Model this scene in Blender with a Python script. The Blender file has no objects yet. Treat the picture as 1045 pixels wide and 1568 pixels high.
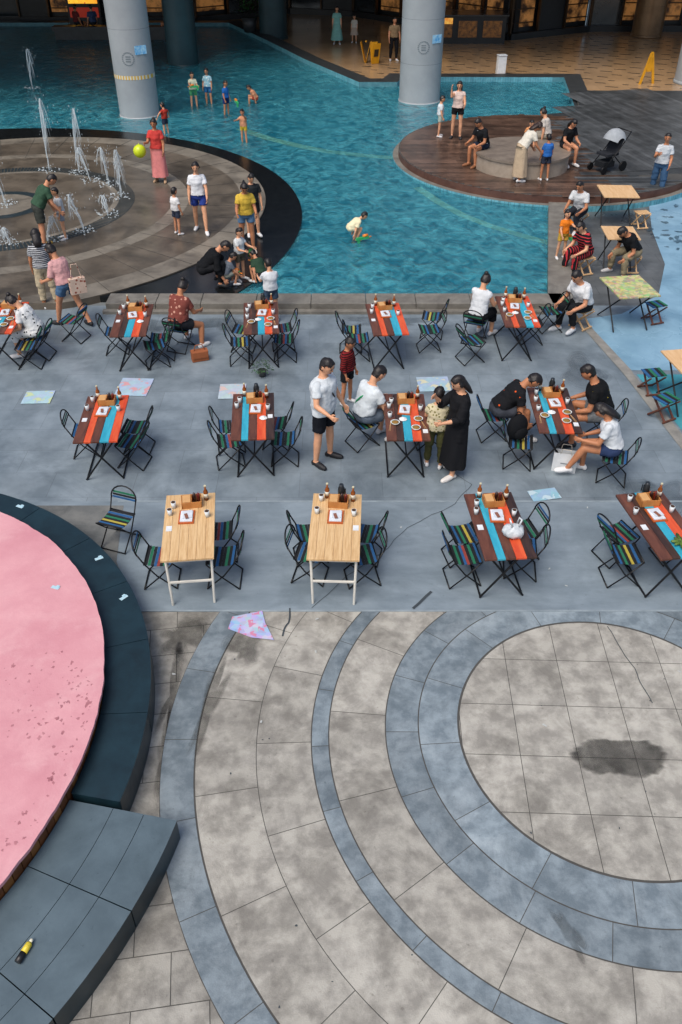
import bpy, math, random
import numpy as np
from mathutils import Vector, Matrix, noise
random.seed(7)
R=math.radians
scene=bpy.context.scene
COL=scene.collection
V3=Vector

# ------------------------------------------------------------------ materials
def lin(h):
    h=h.lstrip('#'); o=[]
    for i in (0,2,4):
        c=int(h[i:i+2],16)/255
        o.append(c/12.92 if c<=0.04045 else ((c+0.055)/1.055)**2.4)
    return (*o,1)
_mc={}
def M(name,c1,c2=None,scale=3,rough=.6,metal=0,bump=0,bscale=40,lo=.35,hi=.65,tone=False,dirt=None,dscale=.6,damt=.5,
      brick=None,pat=None,c3=None,spec=.5,emit=None,coat=0,freck=None,light=None,grain=None,wetr=None):
    if name in _mc: return _mc[name]
    m=bpy.data.materials.new(name); m.use_nodes=True
    nt=m.node_tree; N=nt.nodes; L=nt.links
    b=N['Principled BSDF']
    b.inputs['Roughness'].default_value=rough; b.inputs['Metallic'].default_value=metal
    b.inputs['Specular IOR Level'].default_value=spec
    b.inputs['Coat Weight'].default_value=coat
    tc=N.new('ShaderNodeTexCoord'); tco=tc.outputs['Object']
    c1=lin(c1) if isinstance(c1,str) else (*c1,1)
    if c2 is None: c2=tuple(x*.82 for x in c1[:3])+(1,)
    else: c2=lin(c2) if isinstance(c2,str) else (*c2,1)
    nz=N.new('ShaderNodeTexNoise'); nz.inputs['Scale'].default_value=scale; nz.inputs['Detail'].default_value=8
    nz.inputs['Roughness'].default_value=.64
    if grain:
        mp=N.new('ShaderNodeMapping'); mp.inputs['Scale'].default_value=grain; L.new(tco,mp.inputs['Vector']); L.new(mp.outputs[0],nz.inputs['Vector'])
    else: L.new(tco,nz.inputs['Vector'])
    cr=N.new('ShaderNodeValToRGB'); cr.color_ramp.elements[0].position=lo; cr.color_ramp.elements[1].position=hi
    cr.color_ramp.elements[0].color=c1; cr.color_ramp.elements[1].color=c2
    L.new(nz.outputs['Fac'],cr.inputs['Fac'])
    out=cr.outputs['Color']
    def mix(fac,a,bc,mode='MIX'):
        x=N.new('ShaderNodeMix'); x.data_type='RGBA'; x.blend_type=mode
        if isinstance(fac,(int,float)): x.inputs[0].default_value=fac
        else: L.new(fac,x.inputs[0])
        L.new(a,x.inputs[6])
        if isinstance(bc,tuple): x.inputs[7].default_value=bc
        else: L.new(bc,x.inputs[7])
        return x.outputs[2]
    def layer(out,colr,sc,amt,a,b_,dist=.6,off=0):
        n2=N.new('ShaderNodeTexNoise'); n2.inputs['Scale'].default_value=sc; n2.inputs['Detail'].default_value=9
        n2.inputs['Roughness'].default_value=.7; n2.inputs['Distortion'].default_value=dist
        mp=N.new('ShaderNodeMapping'); mp.inputs['Location'].default_value=(off,off*1.7,0); L.new(tco,mp.inputs['Vector']); L.new(mp.outputs[0],n2.inputs['Vector'])
        r2=N.new('ShaderNodeValToRGB'); r2.color_ramp.elements[0].position=a; r2.color_ramp.elements[1].position=b_
        r2.color_ramp.elements[0].color=(0,0,0,1); r2.color_ramp.elements[1].color=(amt,amt,amt,1)
        L.new(n2.outputs['Fac'],r2.inputs['Fac'])
        return mix(r2.outputs['Color'],out,lin(colr))
    if light: out=layer(out,light,1.7,.6,.5,.7,.4,13)
    if dirt: out=layer(out,dirt,dscale,damt,.48,.68)
    if freck: out=layer(out,freck,16,.7,.62,.72,.2,5)
    if wetr:
        n5=N.new('ShaderNodeTexNoise'); n5.inputs['Scale'].default_value=.5; n5.inputs['Detail'].default_value=5; L.new(tco,n5.inputs['Vector'])
        mr=N.new('ShaderNodeMapRange'); mr.inputs[1].default_value=.45; mr.inputs[2].default_value=.6; mr.inputs[3].default_value=rough; mr.inputs[4].default_value=wetr
        L.new(n5.outputs['Fac'],mr.inputs[0]); L.new(mr.outputs[0],b.inputs['Roughness'])
    if brick:
        br=N.new('ShaderNodeTexBrick'); bw,bh,mo,mc=brick
        br.inputs['Scale'].default_value=1; br.inputs['Brick Width'].default_value=bw; br.inputs['Row Height'].default_value=bh
        br.inputs['Mortar Size'].default_value=mo; br.inputs['Mortar Smooth'].default_value=.2
        br.inputs['Color1'].default_value=(.93,.93,.93,1); br.inputs['Color2'].default_value=(1.06,1.06,1.06,1)
        br.inputs['Mortar'].default_value=(mc,mc,mc,1)
        L.new(tco,br.inputs['Vector'])
        out=mix(1.0,out,br.outputs['Color'],'MULTIPLY')
    if pat:
        kind,ps,th=pat
        if kind=='dots' or kind=='floral':
            vo=N.new('ShaderNodeTexVoronoi'); vo.inputs['Scale'].default_value=ps
            L.new(tco,vo.inputs['Vector'])
            lt=N.new('ShaderNodeMath'); lt.operation='LESS_THAN'; lt.inputs[1].default_value=th
            L.new(vo.outputs['Distance'],lt.inputs[0]); out=mix(lt.outputs[0],out,lin(c3))
        elif kind=='map':
            vo=N.new('ShaderNodeTexVoronoi'); vo.inputs['Scale'].default_value=ps
            L.new(tco,vo.inputs['Vector'])
            out=mix(th,out,vo.outputs['Color'],'OVERLAY')
            n3=N.new('ShaderNodeTexNoise'); n3.inputs['Scale'].default_value=ps*.8
            L.new(tco,n3.inputs['Vector'])
            lt=N.new('ShaderNodeMath'); lt.operation='GREATER_THAN'; lt.inputs[1].default_value=.58
            L.new(n3.outputs['Fac'],lt.inputs[0]); out=mix(lt.outputs[0],out,lin(c3))
        else:
            w=N.new('ShaderNodeTexWave'); w.inputs['Scale'].default_value=ps; w.inputs['Distortion'].default_value=.3
            w.bands_direction={'sx':'X','sy':'Y','sz':'Z'}[kind]
            L.new(tco,w.inputs['Vector'])
            lt=N.new('ShaderNodeMath'); lt.operation='GREATER_THAN'; lt.inputs[1].default_value=th
            L.new(w.outputs['Fac'],lt.inputs[0]); out=mix(lt.outputs[0],out,lin(c3))
    if tone:
        at=N.new('ShaderNodeAttribute'); at.attribute_name='tone'
        out=mix(1.0,out,at.outputs['Color'],'MULTIPLY')
    L.new(out,b.inputs['Base Color'])
    if bump:
        n4=N.new('ShaderNodeTexNoise'); n4.inputs['Scale'].default_value=bscale; n4.inputs['Detail'].default_value=5
        L.new(tco,n4.inputs['Vector'])
        bp=N.new('ShaderNodeBump'); bp.inputs['Strength'].default_value=bump; bp.inputs['Distance'].default_value=.01
        L.new(n4.outputs['Fac'],bp.inputs['Height']); L.new(bp.outputs['Normal'],b.inputs['Normal'])
    if emit:
        L.new(out,b.inputs['Emission Color']); b.inputs['Emission Strength'].default_value=emit
    _mc[name]=m; return m
def cloth(h,pat=None,c3=None):
    return M('cloth_'+h+(pat[0]+str(pat[1]) if pat else ''),h,scale=9,rough=.85,bump=.25,bscale=60,pat=pat,c3=c3,spec=.2)
def plain(h,rough=.5,metal=0,coat=0): return M('paint_%s_%d_%d'%(h,int(rough*100),metal*10),h,scale=6,rough=rough,metal=metal,coat=coat)

# ------------------------------------------------------------------ mesh builder
class MB:
    def __init__(s): s.v=[];s.f=[];s.m=[];s.sm=[];s.mats=[];s.tone=None
    def mi(s,mat):
        if mat not in s.mats: s.mats.append(mat)
        return s.mats.index(mat)
    def add(s,vs,fs,mat,smooth=False):
        o=len(s.v); s.v.extend([tuple(v) for v in vs]); i=s.mi(mat)
        for f in fs: s.f.append(tuple(a+o for a in f)); s.m.append(i); s.sm.append(smooth)
    def box(s,c,d,mat,rot=None):
        c=V3(c); vs=[]
        for z in (-1,1):
            for y in (-1,1):
                for x in (-1,1):
                    p=V3((x*d[0]/2,y*d[1]/2,z*d[2]/2))
                    if rot is not None: p=rot@p
                    vs.append(c+p)
        s.add(vs,[(0,2,3,1),(4,5,7,6),(0,1,5,4),(2,6,7,3),(0,4,6,2),(1,3,7,5)],mat)
    def ring(s,rings,mat,n=10,smooth=True,cap=True):
        vs=[];fs=[]
        for c,a,b in rings:
            for i in range(n):
                t=2*math.pi*i/n; vs.append(c+a*math.cos(t)+b*math.sin(t))
        for j in range(len(rings)-1):
            for i in range(n):
                k=(i+1)%n; fs.append((j*n+i,j*n+k,(j+1)*n+k,(j+1)*n+i))
        s.add(vs,fs,mat,smooth)
        if cap:
            o=len(s.v)-len(vs); s.f.append(tuple(o+i for i in range(n))[::-1]); s.f.append(tuple(o+(len(rings)-1)*n+i for i in range(n)))
            s.m+= [s.mi(mat)]*2; s.sm+=[False,False]
    def tube(s,pts,rad,mat,n=8,smooth=True,dome=False):
        pts=[V3(p) for p in pts]
        if not isinstance(rad,(list,tuple)): rad=[rad]*len(pts)
        t0=(pts[1]-pts[0]).normalized()
        a=t0.orthogonal().normalized(); rings=[]
        for i,p in enumerate(pts):
            t=((pts[min(i+1,len(pts)-1)]-p).normalized()+(p-pts[max(i-1,0)]).normalized())
            t=t.normalized() if t.length>1e-6 else t0
            a=(a-t*a.dot(t)).normalized(); b=t.cross(a)
            if dome and i==0:
                for q in (.95,.7,.35): rings.append((p-t*rad[0]*q,a*rad[0]*math.sqrt(1-q*q),b*rad[0]*math.sqrt(1-q*q)))
            rings.append((p,a*rad[i],b*rad[i]))
            if dome and i==len(pts)-1:
                for q in (.35,.7,.95): rings.append((p+t*rad[i]*q,a*rad[i]*math.sqrt(1-q*q),b*rad[i]*math.sqrt(1-q*q)))
        s.ring(rings,mat,n,smooth)
    def ell(s,c,ax,ay,az,mat,n=12,m=8):
        c=V3(c); rings=[]
        for j in range(m+1):
            ph=math.pi*(j+.12 if j==0 else (j-.12 if j==m else j))/m
            rings.append((c-az*math.cos(ph),ax*math.sin(ph),ay*math.sin(ph)))
        s.ring(rings,mat,n,True)
    def sph(s,c,r,mat,n=12,m=8):
        if not isinstance(r,(tuple,list)): r=(r,r,r)
        s.ell(c,V3((r[0],0,0)),V3((0,r[1],0)),V3((0,0,r[2])),mat,n,m)
    def poly(s,pts,z,mat):
        s.add([(p[0],p[1],z) for p in pts],[tuple(range(len(pts)))],mat)
    def prism(s,pts,z0,z1,mt,ms=None):
        n=len(pts); ms=ms or mt
        s.add([(p[0],p[1],z1) for p in pts],[tuple(range(n))],mt)
        s.add([(p[0],p[1],z) for z in (z0,z1) for p in pts],[(i,(i+1)%n,n+(i+1)%n,n+i) for i in range(n)],ms)
    def mesh(s,name):
        me=bpy.data.meshes.new(name); me.from_pydata(s.v,[],s.f)
        for m in s.mats: me.materials.append(m)
        me.polygons.foreach_set('material_index',s.m); me.polygons.foreach_set('use_smooth',s.sm)
        if s.tone:
            a=me.attributes.new('tone','FLOAT','FACE'); a.data.foreach_set('value',s.tone)
        me.update(); return me
    def obj(s,name,loc=(0,0,0),rz=0,parent=None,bevel=0):
        return place(name,s.mesh(name),loc,rz,parent,bevel)
def place(name,me,loc=(0,0,0),rz=0,parent=None,bevel=0):
    o=bpy.data.objects.new(name,me); COL.objects.link(o); o.location=loc; o.rotation_euler=(0,0,R(rz))
    if parent: o.parent=parent
    if bevel:
        b=o.modifiers.new('bevel','BEVEL'); b.width=bevel; b.segments=2; b.limit_method='ANGLE'
    return o
def empty(name,loc=(0,0,0)):
    o=bpy.data.objects.new(name,None); COL.objects.link(o); o.location=loc; return o
def arc(cx,cy,r,a0,a1,n): return [(cx+r*math.cos(R(a0+(a1-a0)*i/n)),cy+r*math.sin(R(a0+(a1-a0)*i/n))) for i in range(n+1)]

# ------------------------------------------------------------------ ground
mGround=M('ground_mat','#6f7475','#83878a',scale=.5,rough=.85)
g=MB(); g.poly([(-150,-60),(150,-60),(150,200),(-150,200)],0,mGround); g.obj('ground')
mGrout=M('grout','#4b4a47',rough=.9)
mStone=M('warm_stone','#85827b','#a6a39a',scale=4.5,rough=.78,bump=.3,bscale=90,tone=True,dirt='#66635c',dscale=1.7,damt=.7,lo=.40,hi=.60,light='#bab7ae',freck='#67635b')
mBlueStone=M('blue_stone','#5f6b73','#7a868d',scale=5,rough=.72,bump=.25,bscale=80,tone=True,dirt='#4c575e',dscale=1.9,damt=.65,light='#98a2a7',freck='#4d575c',lo=.4,hi=.6)
def tiled(name,polys,z,mat,grout_poly=None,t0=.88,t1=1.1):
    b=MB(); tones=[]
    if grout_poly: b.poly(grout_poly,z-.004,mGrout); tones.append(1)
    for p in polys:
        b.poly(p,z,mat); tones.append(random.uniform(t0,t1))
    b.tone=tones; return b.obj(name)
def gridtiles(x0,x1,y0,y1,w,h,g=.006,rot=0,cx=0,cy=0,stag=0):
    out=[];j=0;y=y0
    while y<y1:
        x=x0-(stag*w if j%2 else 0)
        while x<x1:
            q=[(x+g,y+g),(x+w-g,y+g),(x+w-g,y+h-g),(x+g,y+h-g)]
            c,s=math.cos(R(rot)),math.sin(R(rot))
            out.append([(cx+(a-cx)*c-(b-cy)*s,cy+(a-cx)*s+(b-cy)*c) for a,b in q]); x+=w
        y+=h;j+=1
    return out
tiled('stone_pavement',gridtiles(-9,9,-2,7.6,.62,.42,.004,rot=8,stag=.5),.008,mStone,[(-30,-6),(30,-6),(30,7.6),(-30,7.6)],.7,1.0)
CX,CY=2.84,5.51
def anntiles(r0,r1,n,off,g=.0035,a0=0,a1=360):
    out=[]
    for i in range(n):
        s=a0+(a1-a0)*i/n+off; e=a0+(a1-a0)*(i+1)/n+off
        go=math.degrees(g/r1); gi=math.degrees(g/max(r0,.1))
        out.append(arc(CX,CY,r1-g,s+go,e-go,8)+arc(CX,CY,r0+g,s+gi,e-gi,8)[::-1])
    return out
b=MB(); b.poly(arc(CX,CY,4.665,0,359,90),.012,mGrout); b.obj('circular_pavement_base')
tiled('ring_pavement',anntiles(2.38,2.965,17,5)+anntiles(3.15,3.71,22,2)+anntiles(3.71,4.32,22,10),.016,mStone,None,.88,1.1)
tiled('blue_ring_pavement',anntiles(1.62,2.03,14,4),.016,mBlueStone,None,1.08,1.3)
tiled('blue_ring_pavement',anntiles(2.035,2.375,19,9)+anntiles(2.97,3.145,26,3)+anntiles(4.33,4.66,30,1),.016,mBlueStone,None,.85,1.1)
def clipcirc(poly,cx,cy,r,n=72):
    cp=arc(cx,cy,r,0,360-360/n,n-1)
    out=poly
    for i in range(n):
        a=cp[i];bb=cp[(i+1)%n]; inp=out; out=[]
        if not inp: return []
        def ins(p): return (bb[0]-a[0])*(p[1]-a[1])-(bb[1]-a[1])*(p[0]-a[0])>=0
        for k in range(len(inp)):
            p=inp[k];q=inp[(k+1)%len(inp)]
            ip,iq=ins(p),ins(q)
            if ip!=iq:
                d1=(bb[0]-a[0])*(p[1]-a[1])-(bb[1]-a[1])*(p[0]-a[0]); d2=(bb[0]-a[0])*(q[1]-a[1])-(bb[1]-a[1])*(q[0]-a[0])
                t=d1/(d1-d2); x=(p[0]+(q[0]-p[0])*t,p[1]+(q[1]-p[1])*t)
            if ip: out.append(p)
            if ip!=iq: out.append(x)
    return out
inner=[c for c in (clipcirc(p,CX,CY,1.6) for p in gridtiles(.67,5,3.25,7.4,.58,.65,.0035,rot=-2,cx=CX,cy=CY)) if len(c)>2]
tiled('circle_centre_pavement',inner,.016,mStone,None,.92,1.08)
# concrete terraces
mConc=M('blue_concrete','#6d7a83','#84919a',scale=2.2,rough=.55,bump=.15,bscale=50,dirt='#5d6a72',dscale=.9,damt=.6,freck='#5b666d',grain=(.5,1.4,1))
mConc2=M('tiled_concrete','#68747c','#818d95',scale=1.8,rough=.55,bump=.15,bscale=50,dirt='#545f67',dscale=.8,damt=.8,brick=(1.2,.6,.005,.74),freck='#565f66',wetr=.3)
b=MB(); b.poly([(-30,7.3),(30,7.3),(30,9.5),(-30,9.5)],.020,mConc); b.obj('terrace_floor_front')
b=MB(); b.poly([(-30,9.5),(30,9.5),(30,16.1),(-30,16.1)],.020,mConc2); b.obj('terrace_floor')
mDirty=M('dirty_concrete','#5b5e5e','#747572',scale=2.5,rough=.8,bump=.2,dirt='#3f4243',dscale=2,damt=.6)
b=MB(); b.poly([(-6,9.4),(-3.05,9.4),(-2.9,8.2),(-2.45,7.31),(-6,7.31)],.024,mDirty); b.obj('worn_floor_patch')
mEdge=M('pale_joint','#8f9ba2','#77838a',scale=4,rough=.7)
b=MB(); b.box((3,9.5,.023),(12.3,.03,.005),mEdge); b.box((0,7.31,.020),(16,.025,.010),mEdge); b.obj('floor_joint_strip')
mBlk=M('black_line','#1b1e20',rough=.7)
mCrack=M('crack_line','#3a4248',rough=.8)
def strip(name,pts,w,z,mat):
    b=MB(); vs=[]
    for i,p in enumerate(pts):
        a=V3(pts[max(i-1,0)]);c=V3(pts[min(i+1,len(pts)-1)]); d=(c-a).normalized(); n=V3((-d.y,d.x))
        vs+= [(p[0]+n.x*w/2,p[1]+n.y*w/2,z),(p[0]-n.x*w/2,p[1]-n.y*w/2,z)]
    b.add(vs,[(2*i,2*i+1,2*i+3,2*i+2) for i in range(len(pts)-1)],mat); return b.obj(name)
def wob(pts,amp=.03,n=8):
    out=[]
    for i in range(len(pts)-1):
        a,c=pts[i],pts[i+1]
        for j in range(n):
            t=j/n; x=a[0]+(c[0]-a[0])*t; y=a[1]+(c[1]-a[1])*t; out.append((x+amp*noise.noise(V3((x*4,y*4,1))),y+amp*noise.noise(V3((x*4,y*4,7)))))
    return out+[pts[-1]]
strip('floor_crack',wob([(-.35,7.35),(.05,7.9),(.5,8.35),(.9,8.9),(1.6,9.45),(1.9,9.9),(1.45,10.4)]),.007,.026,mCrack)
strip('floor_crack',wob([(-.7,6.9),(-.62,7.1),(-.62,7.35)]),.018,.028,mCrack)
strip('black_rubber_strip',[(.87,7.34),(.95,7.43),(1.05,7.56),(1.12,7.64)],.035,.03,mCrack)
strip('floor_crack',wob([(3.35,5.9),(3.3,6.3),(3.15,7.05)]),.009,.022,mCrack)
def wetmat(name,col,a,sc=3,rough=.35):
    m=bpy.data.materials.new(name); m.use_nodes=True; N=m.node_tree.nodes;L=m.node_tree.links
    bs=N['Principled BSDF']; bs.inputs['Base Color'].default_value=lin(col); bs.inputs['Roughness'].default_value=rough
    t=N.new('ShaderNodeBsdfTransparent'); x=N.new('ShaderNodeMixShader')
    n=N.new('ShaderNodeTexNoise'); n.inputs['Scale'].default_value=sc; n.inputs['Detail'].default_value=8
    tc=N.new('ShaderNodeTexCoord'); L.new(tc.outputs['Object'],n.inputs['Vector'])
    r=N.new('ShaderNodeMapRange'); r.inputs[1].default_value=.35;r.inputs[2].default_value=.65;r.inputs[3].default_value=max(0,a*.7);r.inputs[4].default_value=a*1.25
    L.new(n.outputs['Fac'],r.inputs[0]); L.new(r.outputs[0],x.inputs[0]); L.new(t.outputs[0],x.inputs[1]); L.new(bs.outputs[0],x.inputs[2])
    L.new(x.outputs[0],N['Material Output'].inputs['Surface']); return m
mWet=wetmat('wet_stain','#3b3934',.16,5,.6); mGrime=wetmat('grime','#3a3833',.10,6,.8); mSheen=wetmat('floor_damp','#3c454b',.10,3,.2)
def blob(cx,cy,rx,ry,z,rot=0,seed=0,n=60,amp=.35):
    out=[]
    for i in range(n):
        t=2*math.pi*i/n; q=1+amp*noise.noise(V3((math.cos(t)*1.3+seed,math.sin(t)*1.3,seed*.7)))*2+.12*noise.noise(V3((math.cos(t)*5+seed,math.sin(t)*5,3)))+.05*noise.noise(V3((math.cos(t)*16+seed,math.sin(t)*16,3)))
        x,y=rx*q*math.cos(t),ry*q*math.sin(t); c,s=math.cos(R(rot)),math.sin(R(rot)); out.append((cx+x*c-y*s,cy+x*s+y*c))
    return out
def stain(name,cx,cy,rx,ry,z,rot,seed,mat,amp=.35,layers=4,sh=.05):
    b=MB()
    for k in range(layers):
        q=1-sh*k; b.poly(blob(cx,cy,rx*q,ry*q,0,rot,seed,110,amp),z+.0012*k,mat)
    b.obj(name)
stain('wet_patch',2.82,5.23,.44,.23,.0175,0,2,mWet,.18,4,.035)
stain('dirt_patch',1.95,3.4,.07,.24,.0175,25,5,mGrime,.4,3,.12)
for cx,cy,rx,ry,rt,sd in [(-1.40,5.9,.10,.7,-10,3),(-1.1,6.7,.2,.25,0,8)]: stain('dirt_patch',cx,cy,rx,ry,.0175,rt,sd,mGrime,.35,4,.1)
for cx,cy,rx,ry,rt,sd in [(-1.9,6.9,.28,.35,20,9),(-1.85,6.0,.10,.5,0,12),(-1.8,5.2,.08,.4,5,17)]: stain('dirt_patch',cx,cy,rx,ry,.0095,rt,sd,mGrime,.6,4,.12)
for cx,cy,rx,ry,rt,sd in [(3.6,15.2,.8,.35,0,21),(4.2,13.3,.5,.6,10,22),(-2.2,15.2,.9,.25,0,23),(1.0,15.35,.9,.2,0,25),(4.6,9.6,.6,.5,0,26),(-3.6,15.2,.7,.3,0,27)]: stain('floor_damp_patch',cx,cy,rx,ry,.0225,rt,sd,mSheen,.4,3,.12)
b=MB()
for i in range(90):
    x=random.uniform(-1.4,4.2); y=random.uniform(2.8,7.2); b.poly(blob(x,y,random.uniform(.004,.012),random.uniform(.004,.014),0,0,i,8),.0225,mWet if i%4 else mCrack)
b.obj('floor_stains')
# ------------------------------------------------------------------ pink round platform
PX,PY=-6.21,5.3
mPink=M('pink_paint','#c58790','#d39ba1',scale=1.2,rough=.85,dirt='#b97a85',dscale=1.6,damt=.35,bump=.2,light='#d6a8ab')
mTealBlk=M('black_granite','#10242c','#183039',scale=4,rough=.4,dirt='#0c171c',dscale=2,damt=.6)
mSlab=M('grey_slab','#42525b','#55666f',scale=1.5,rough=.6,bump=.1,dirt='#36454d',dscale=1,damt=.5,freck='#33414a')
mPlank=M('plank_side','#7d4a24','#5d3518',scale=8,rough=.6)
root=empty('pink_round_stage')
pts=[]
for i in range(360):
    a=2*math.pi*i/360; r=3.79+.012*noise.noise(V3((i*.45,0,0)))+.014*noise.noise(V3((i*.12,4,0))); pts.append((PX+r*math.cos(a),PY+r*math.sin(a)))
b=MB(); b.prism(pts,.46,.5,mPink); b.obj('top',parent=root)
b=MB()
for i in range(200):
    a=2*math.pi*i/200; t=Matrix.Rotation(a,3,'Z'); b.box((PX+3.74*math.cos(a),PY+3.74*math.sin(a),.23),(.03,.108,.455),mPlank if i%3 else M('plank_side2','#94602f',rough=.6),t)
b.obj('plank_skirt',parent=root)
mStain=wetmat('pink_scuff','#8f4a58',.34,9,.8)
b=MB()
for i in range(520):
    a=R(random.uniform(-62,24)); r=3.74-abs(random.gauss(0,.65))
    if noise.noise(V3((r*2,a*3,0)))<-.08: continue
    s_=random.uniform(.004,.017)*(1.8 if random.random()<.12 else 1)
    if r>.3: b.poly(blob(PX+r*math.cos(a),PY-.3+r*math.sin(a)*.95,s_,s_*random.uniform(.7,1.5),0,0,i,14,.6),.502+.0001*(i%9),mStain)
b.obj('floor_spots',parent=root)
b=MB(); segs=[-11,3,17,31,45,59,73,87,101,115]
for i in range(len(segs)-1):
    p=arc(PX,PY,4.25,segs[i]+.05,segs[i+1]-.05,8)+arc(PX,PY,3.77,segs[i]+.05,segs[i+1]-.05,8)[::-1]
    b.prism(p,0,.34,mTealBlk)
b.obj('black_curved_bench',bevel=.012)
b=MB(); segs=[-11.6,-22,-33,-44,-56,-70]
for i in range(len(segs)-1):
    for r0,r1 in ((3.77,4.2),(4.205,4.5),(4.505,4.82)):
        s,e=segs[i]-.06,segs[i+1]+.06
        b.prism(arc(PX,PY,r1,s,e,6)[::-1]+arc(PX,PY,r0,s,e,6),0.0,.3,mSlab,mTealBlk)
b.obj('curved_stone_bench',bevel=.004)
b=MB(); y_=plain('#d9c23a',.4); k_=plain('#1a1a1c',.4)
b.tube([(0,0,.03),(.08,0,.03)],.027,k_,12); b.tube([(.08,0,.03),(.15,0,.03),(.165,0,.03)],[.028,.028,.016],y_,12); b.tube([(.165,0,.03),(.19,0,.03)],.014,plain('#efe9d0'),10)
b.obj('drink_bottle',(-2.55,3.07,.30),70)
# ------------------------------------------------------------------ fountain pool
pool=[(-34,16.3),(4.22,16.3),(5.44,22.5),(6.3,24),(8.2,31.9),(8.93,37.3),(2.5,37.4),(2.2,36.4),(.7,36.4),(-1.6,41.2),(-3.57,46.0),(-6,51.5),(-34,51.5)]
mFloor=M('pool_tiles','#2f8398','#4aa0b2',scale=.8,rough=.4,brick=(.12,.12,.008,.8),lo=.3,hi=.7)
mPale=M('pool_band','#d9e0b8','#c6d0a6',scale=3,rough=.5)
b=MB(); b.poly(pool,.012,mFloor); b.obj('pool_floor')
strip('pool_floor_band',[(-3.4,30.3),(-2.4,29.1),(-1.4,28.2),(-.4,27.5),(.6,27.1),(1.9,26.7)],.36,.018,mPale)
strip('pool_floor_band',[(2.1,23.9),(2.6,22.6),(3.1,21.6),(3.7,20.8),(4.4,20.1),(4.95,19.6)],.26,.018,mPale)
def watermat():
    m=bpy.data.materials.new('pool_water'); m.use_nodes=True; N=m.node_tree.nodes;L=m.node_tree.links
    N.remove(N['Principled BSDF'])
    tc=N.new('ShaderNodeTexCoord'); mp=N.new('ShaderNodeMapping'); mp.inputs['Scale'].default_value=(1,.75,1)
    L.new(tc.outputs['Object'],mp.inputs['Vector'])
    n=N.new('ShaderNodeTexNoise'); n.inputs['Scale'].default_value=3.4; n.inputs['Detail'].default_value=5; n.inputs['Distortion'].default_value=1.1; n.inputs['Roughness'].default_value=.6
    n2=N.new('ShaderNodeTexNoise'); n2.inputs['Scale'].default_value=.28; n2.inputs['Detail'].default_value=3
    L.new(mp.outputs[0],n.inputs['Vector']); L.new(tc.outputs['Object'],n2.inputs['Vector'])
    bp=N.new('ShaderNodeBump'); bp.inputs['Strength'].default_value=.8; bp.inputs['Distance'].default_value=.11
    L.new(n.outputs['Fac'],bp.inputs['Height'])
    tr=N.new('ShaderNodeBsdfTransparent'); tr.inputs[0].default_value=(.62,.92,.95,1)
    df=N.new('ShaderNodeBsdfDiffuse')
    cr=N.new('ShaderNodeValToRGB'); cr.color_ramp.elements[0].position=.38; cr.color_ramp.elements[1].position=.64
    cr.color_ramp.elements[0].color=(.008,.13,.20,1); cr.color_ramp.elements[1].color=(.10,.44,.52,1)
    L.new(n.outputs['Fac'],cr.inputs['Fac']); L.new(cr.outputs[0],df.inputs['Color']); L.new(bp.outputs[0],df.inputs['Normal'])
    mr=N.new('ShaderNodeMapRange'); mr.inputs[1].default_value=.3;mr.inputs[2].default_value=.7;mr.inputs[3].default_value=.38;mr.inputs[4].default_value=.58
    L.new(n2.outputs['Fac'],mr.inputs[0])
    a=N.new('ShaderNodeMixShader'); L.new(mr.outputs[0],a.inputs[0]); L.new(tr.outputs[0],a.inputs[1]); L.new(df.outputs[0],a.inputs[2])
    gl=N.new('ShaderNodeBsdfGlossy'); gl.inputs['Roughness'].default_value=.06; L.new(bp.outputs[0],gl.inputs['Normal'])
    fr=N.new('ShaderNodeFresnel'); fr.inputs[0].default_value=1.33; L.new(bp.outputs[0],fr.inputs['Normal'])
    x=N.new('ShaderNodeMixShader'); L.new(fr.outputs[0],x.inputs[0]); L.new(a.outputs[0],x.inputs[1]); L.new(gl.outputs[0],x.inputs[2])
    L.new(x.outputs[0],N['Material Output'].inputs['Surface']); return m
b=MB(); b.poly(pool,.11,watermat()); b.obj('pool_water')
mCope=M('coping_stone','#67635c','#7d7a72',scale=3,rough=.65,bump=.2,dirt='#4a4743',dscale=2,damt=.6)
mCopeD=M('dark_coping','#2a2d2f','#393c3d',scale=3,rough=.45)
mTileB=M('kerb_tiles','#4f8fa0','#6fb0bd',scale=5,rough=.4,brick=(.1,.1,.008,.6))
def curb(name,pts,w,h,mt,ms=None,z0=0):
    b=MB(); n=len(pts); A=[];B=[]
    for i,p in enumerate(pts):
        d0=(V3(p)-V3(pts[i-1])).normalized() if i else None
        d1=(V3(pts[i+1])-V3(p)).normalized() if i<n-1 else None
        d0=d0 or d1; d1=d1 or d0
        n0=V3((-d0.y,d0.x)); n1=V3((-d1.y,d1.x)); m=(n0+n1).normalized(); q=w/max(.4,m.dot(n0))
        A.append(p); B.append((p[0]+m.x*q,p[1]+m.y*q))
    vs=[(x,y,z) for L_,z in ((A,z0),(A,h),(B,h),(B,z0)) for x,y in L_]
    for i in range(n-1):
        b.add([vs[n+i],vs[n+i+1],vs[2*n+i+1],vs[2*n+i]],[(0,1,2,3)],mt)
        b.add([vs[i],vs[i+1],vs[n+i+1],vs[n+i]],[(0,1,2,3)],ms or mt)
        b.add([vs[2*n+i],vs[2*n+i+1],vs[3*n+i+1],vs[3*n+i]],[(0,1,2,3)],ms or mt)
    for i in (0,n-1): b.add([vs[i],vs[n+i],vs[2*n+i],vs[3*n+i]],[(0,1,2,3)],ms or mt)
    return b.obj(name)
b=MB()
x=-4.7
while x<4.1:
    w=random.choice((.9,1.0,1.1)); b.box((x+w/2,16.05,.1),(w-.008,.5,.2),mCope); x+=w
b.box((-.3,15.74,.05),(8.9,.12,.08),mCope)
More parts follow.
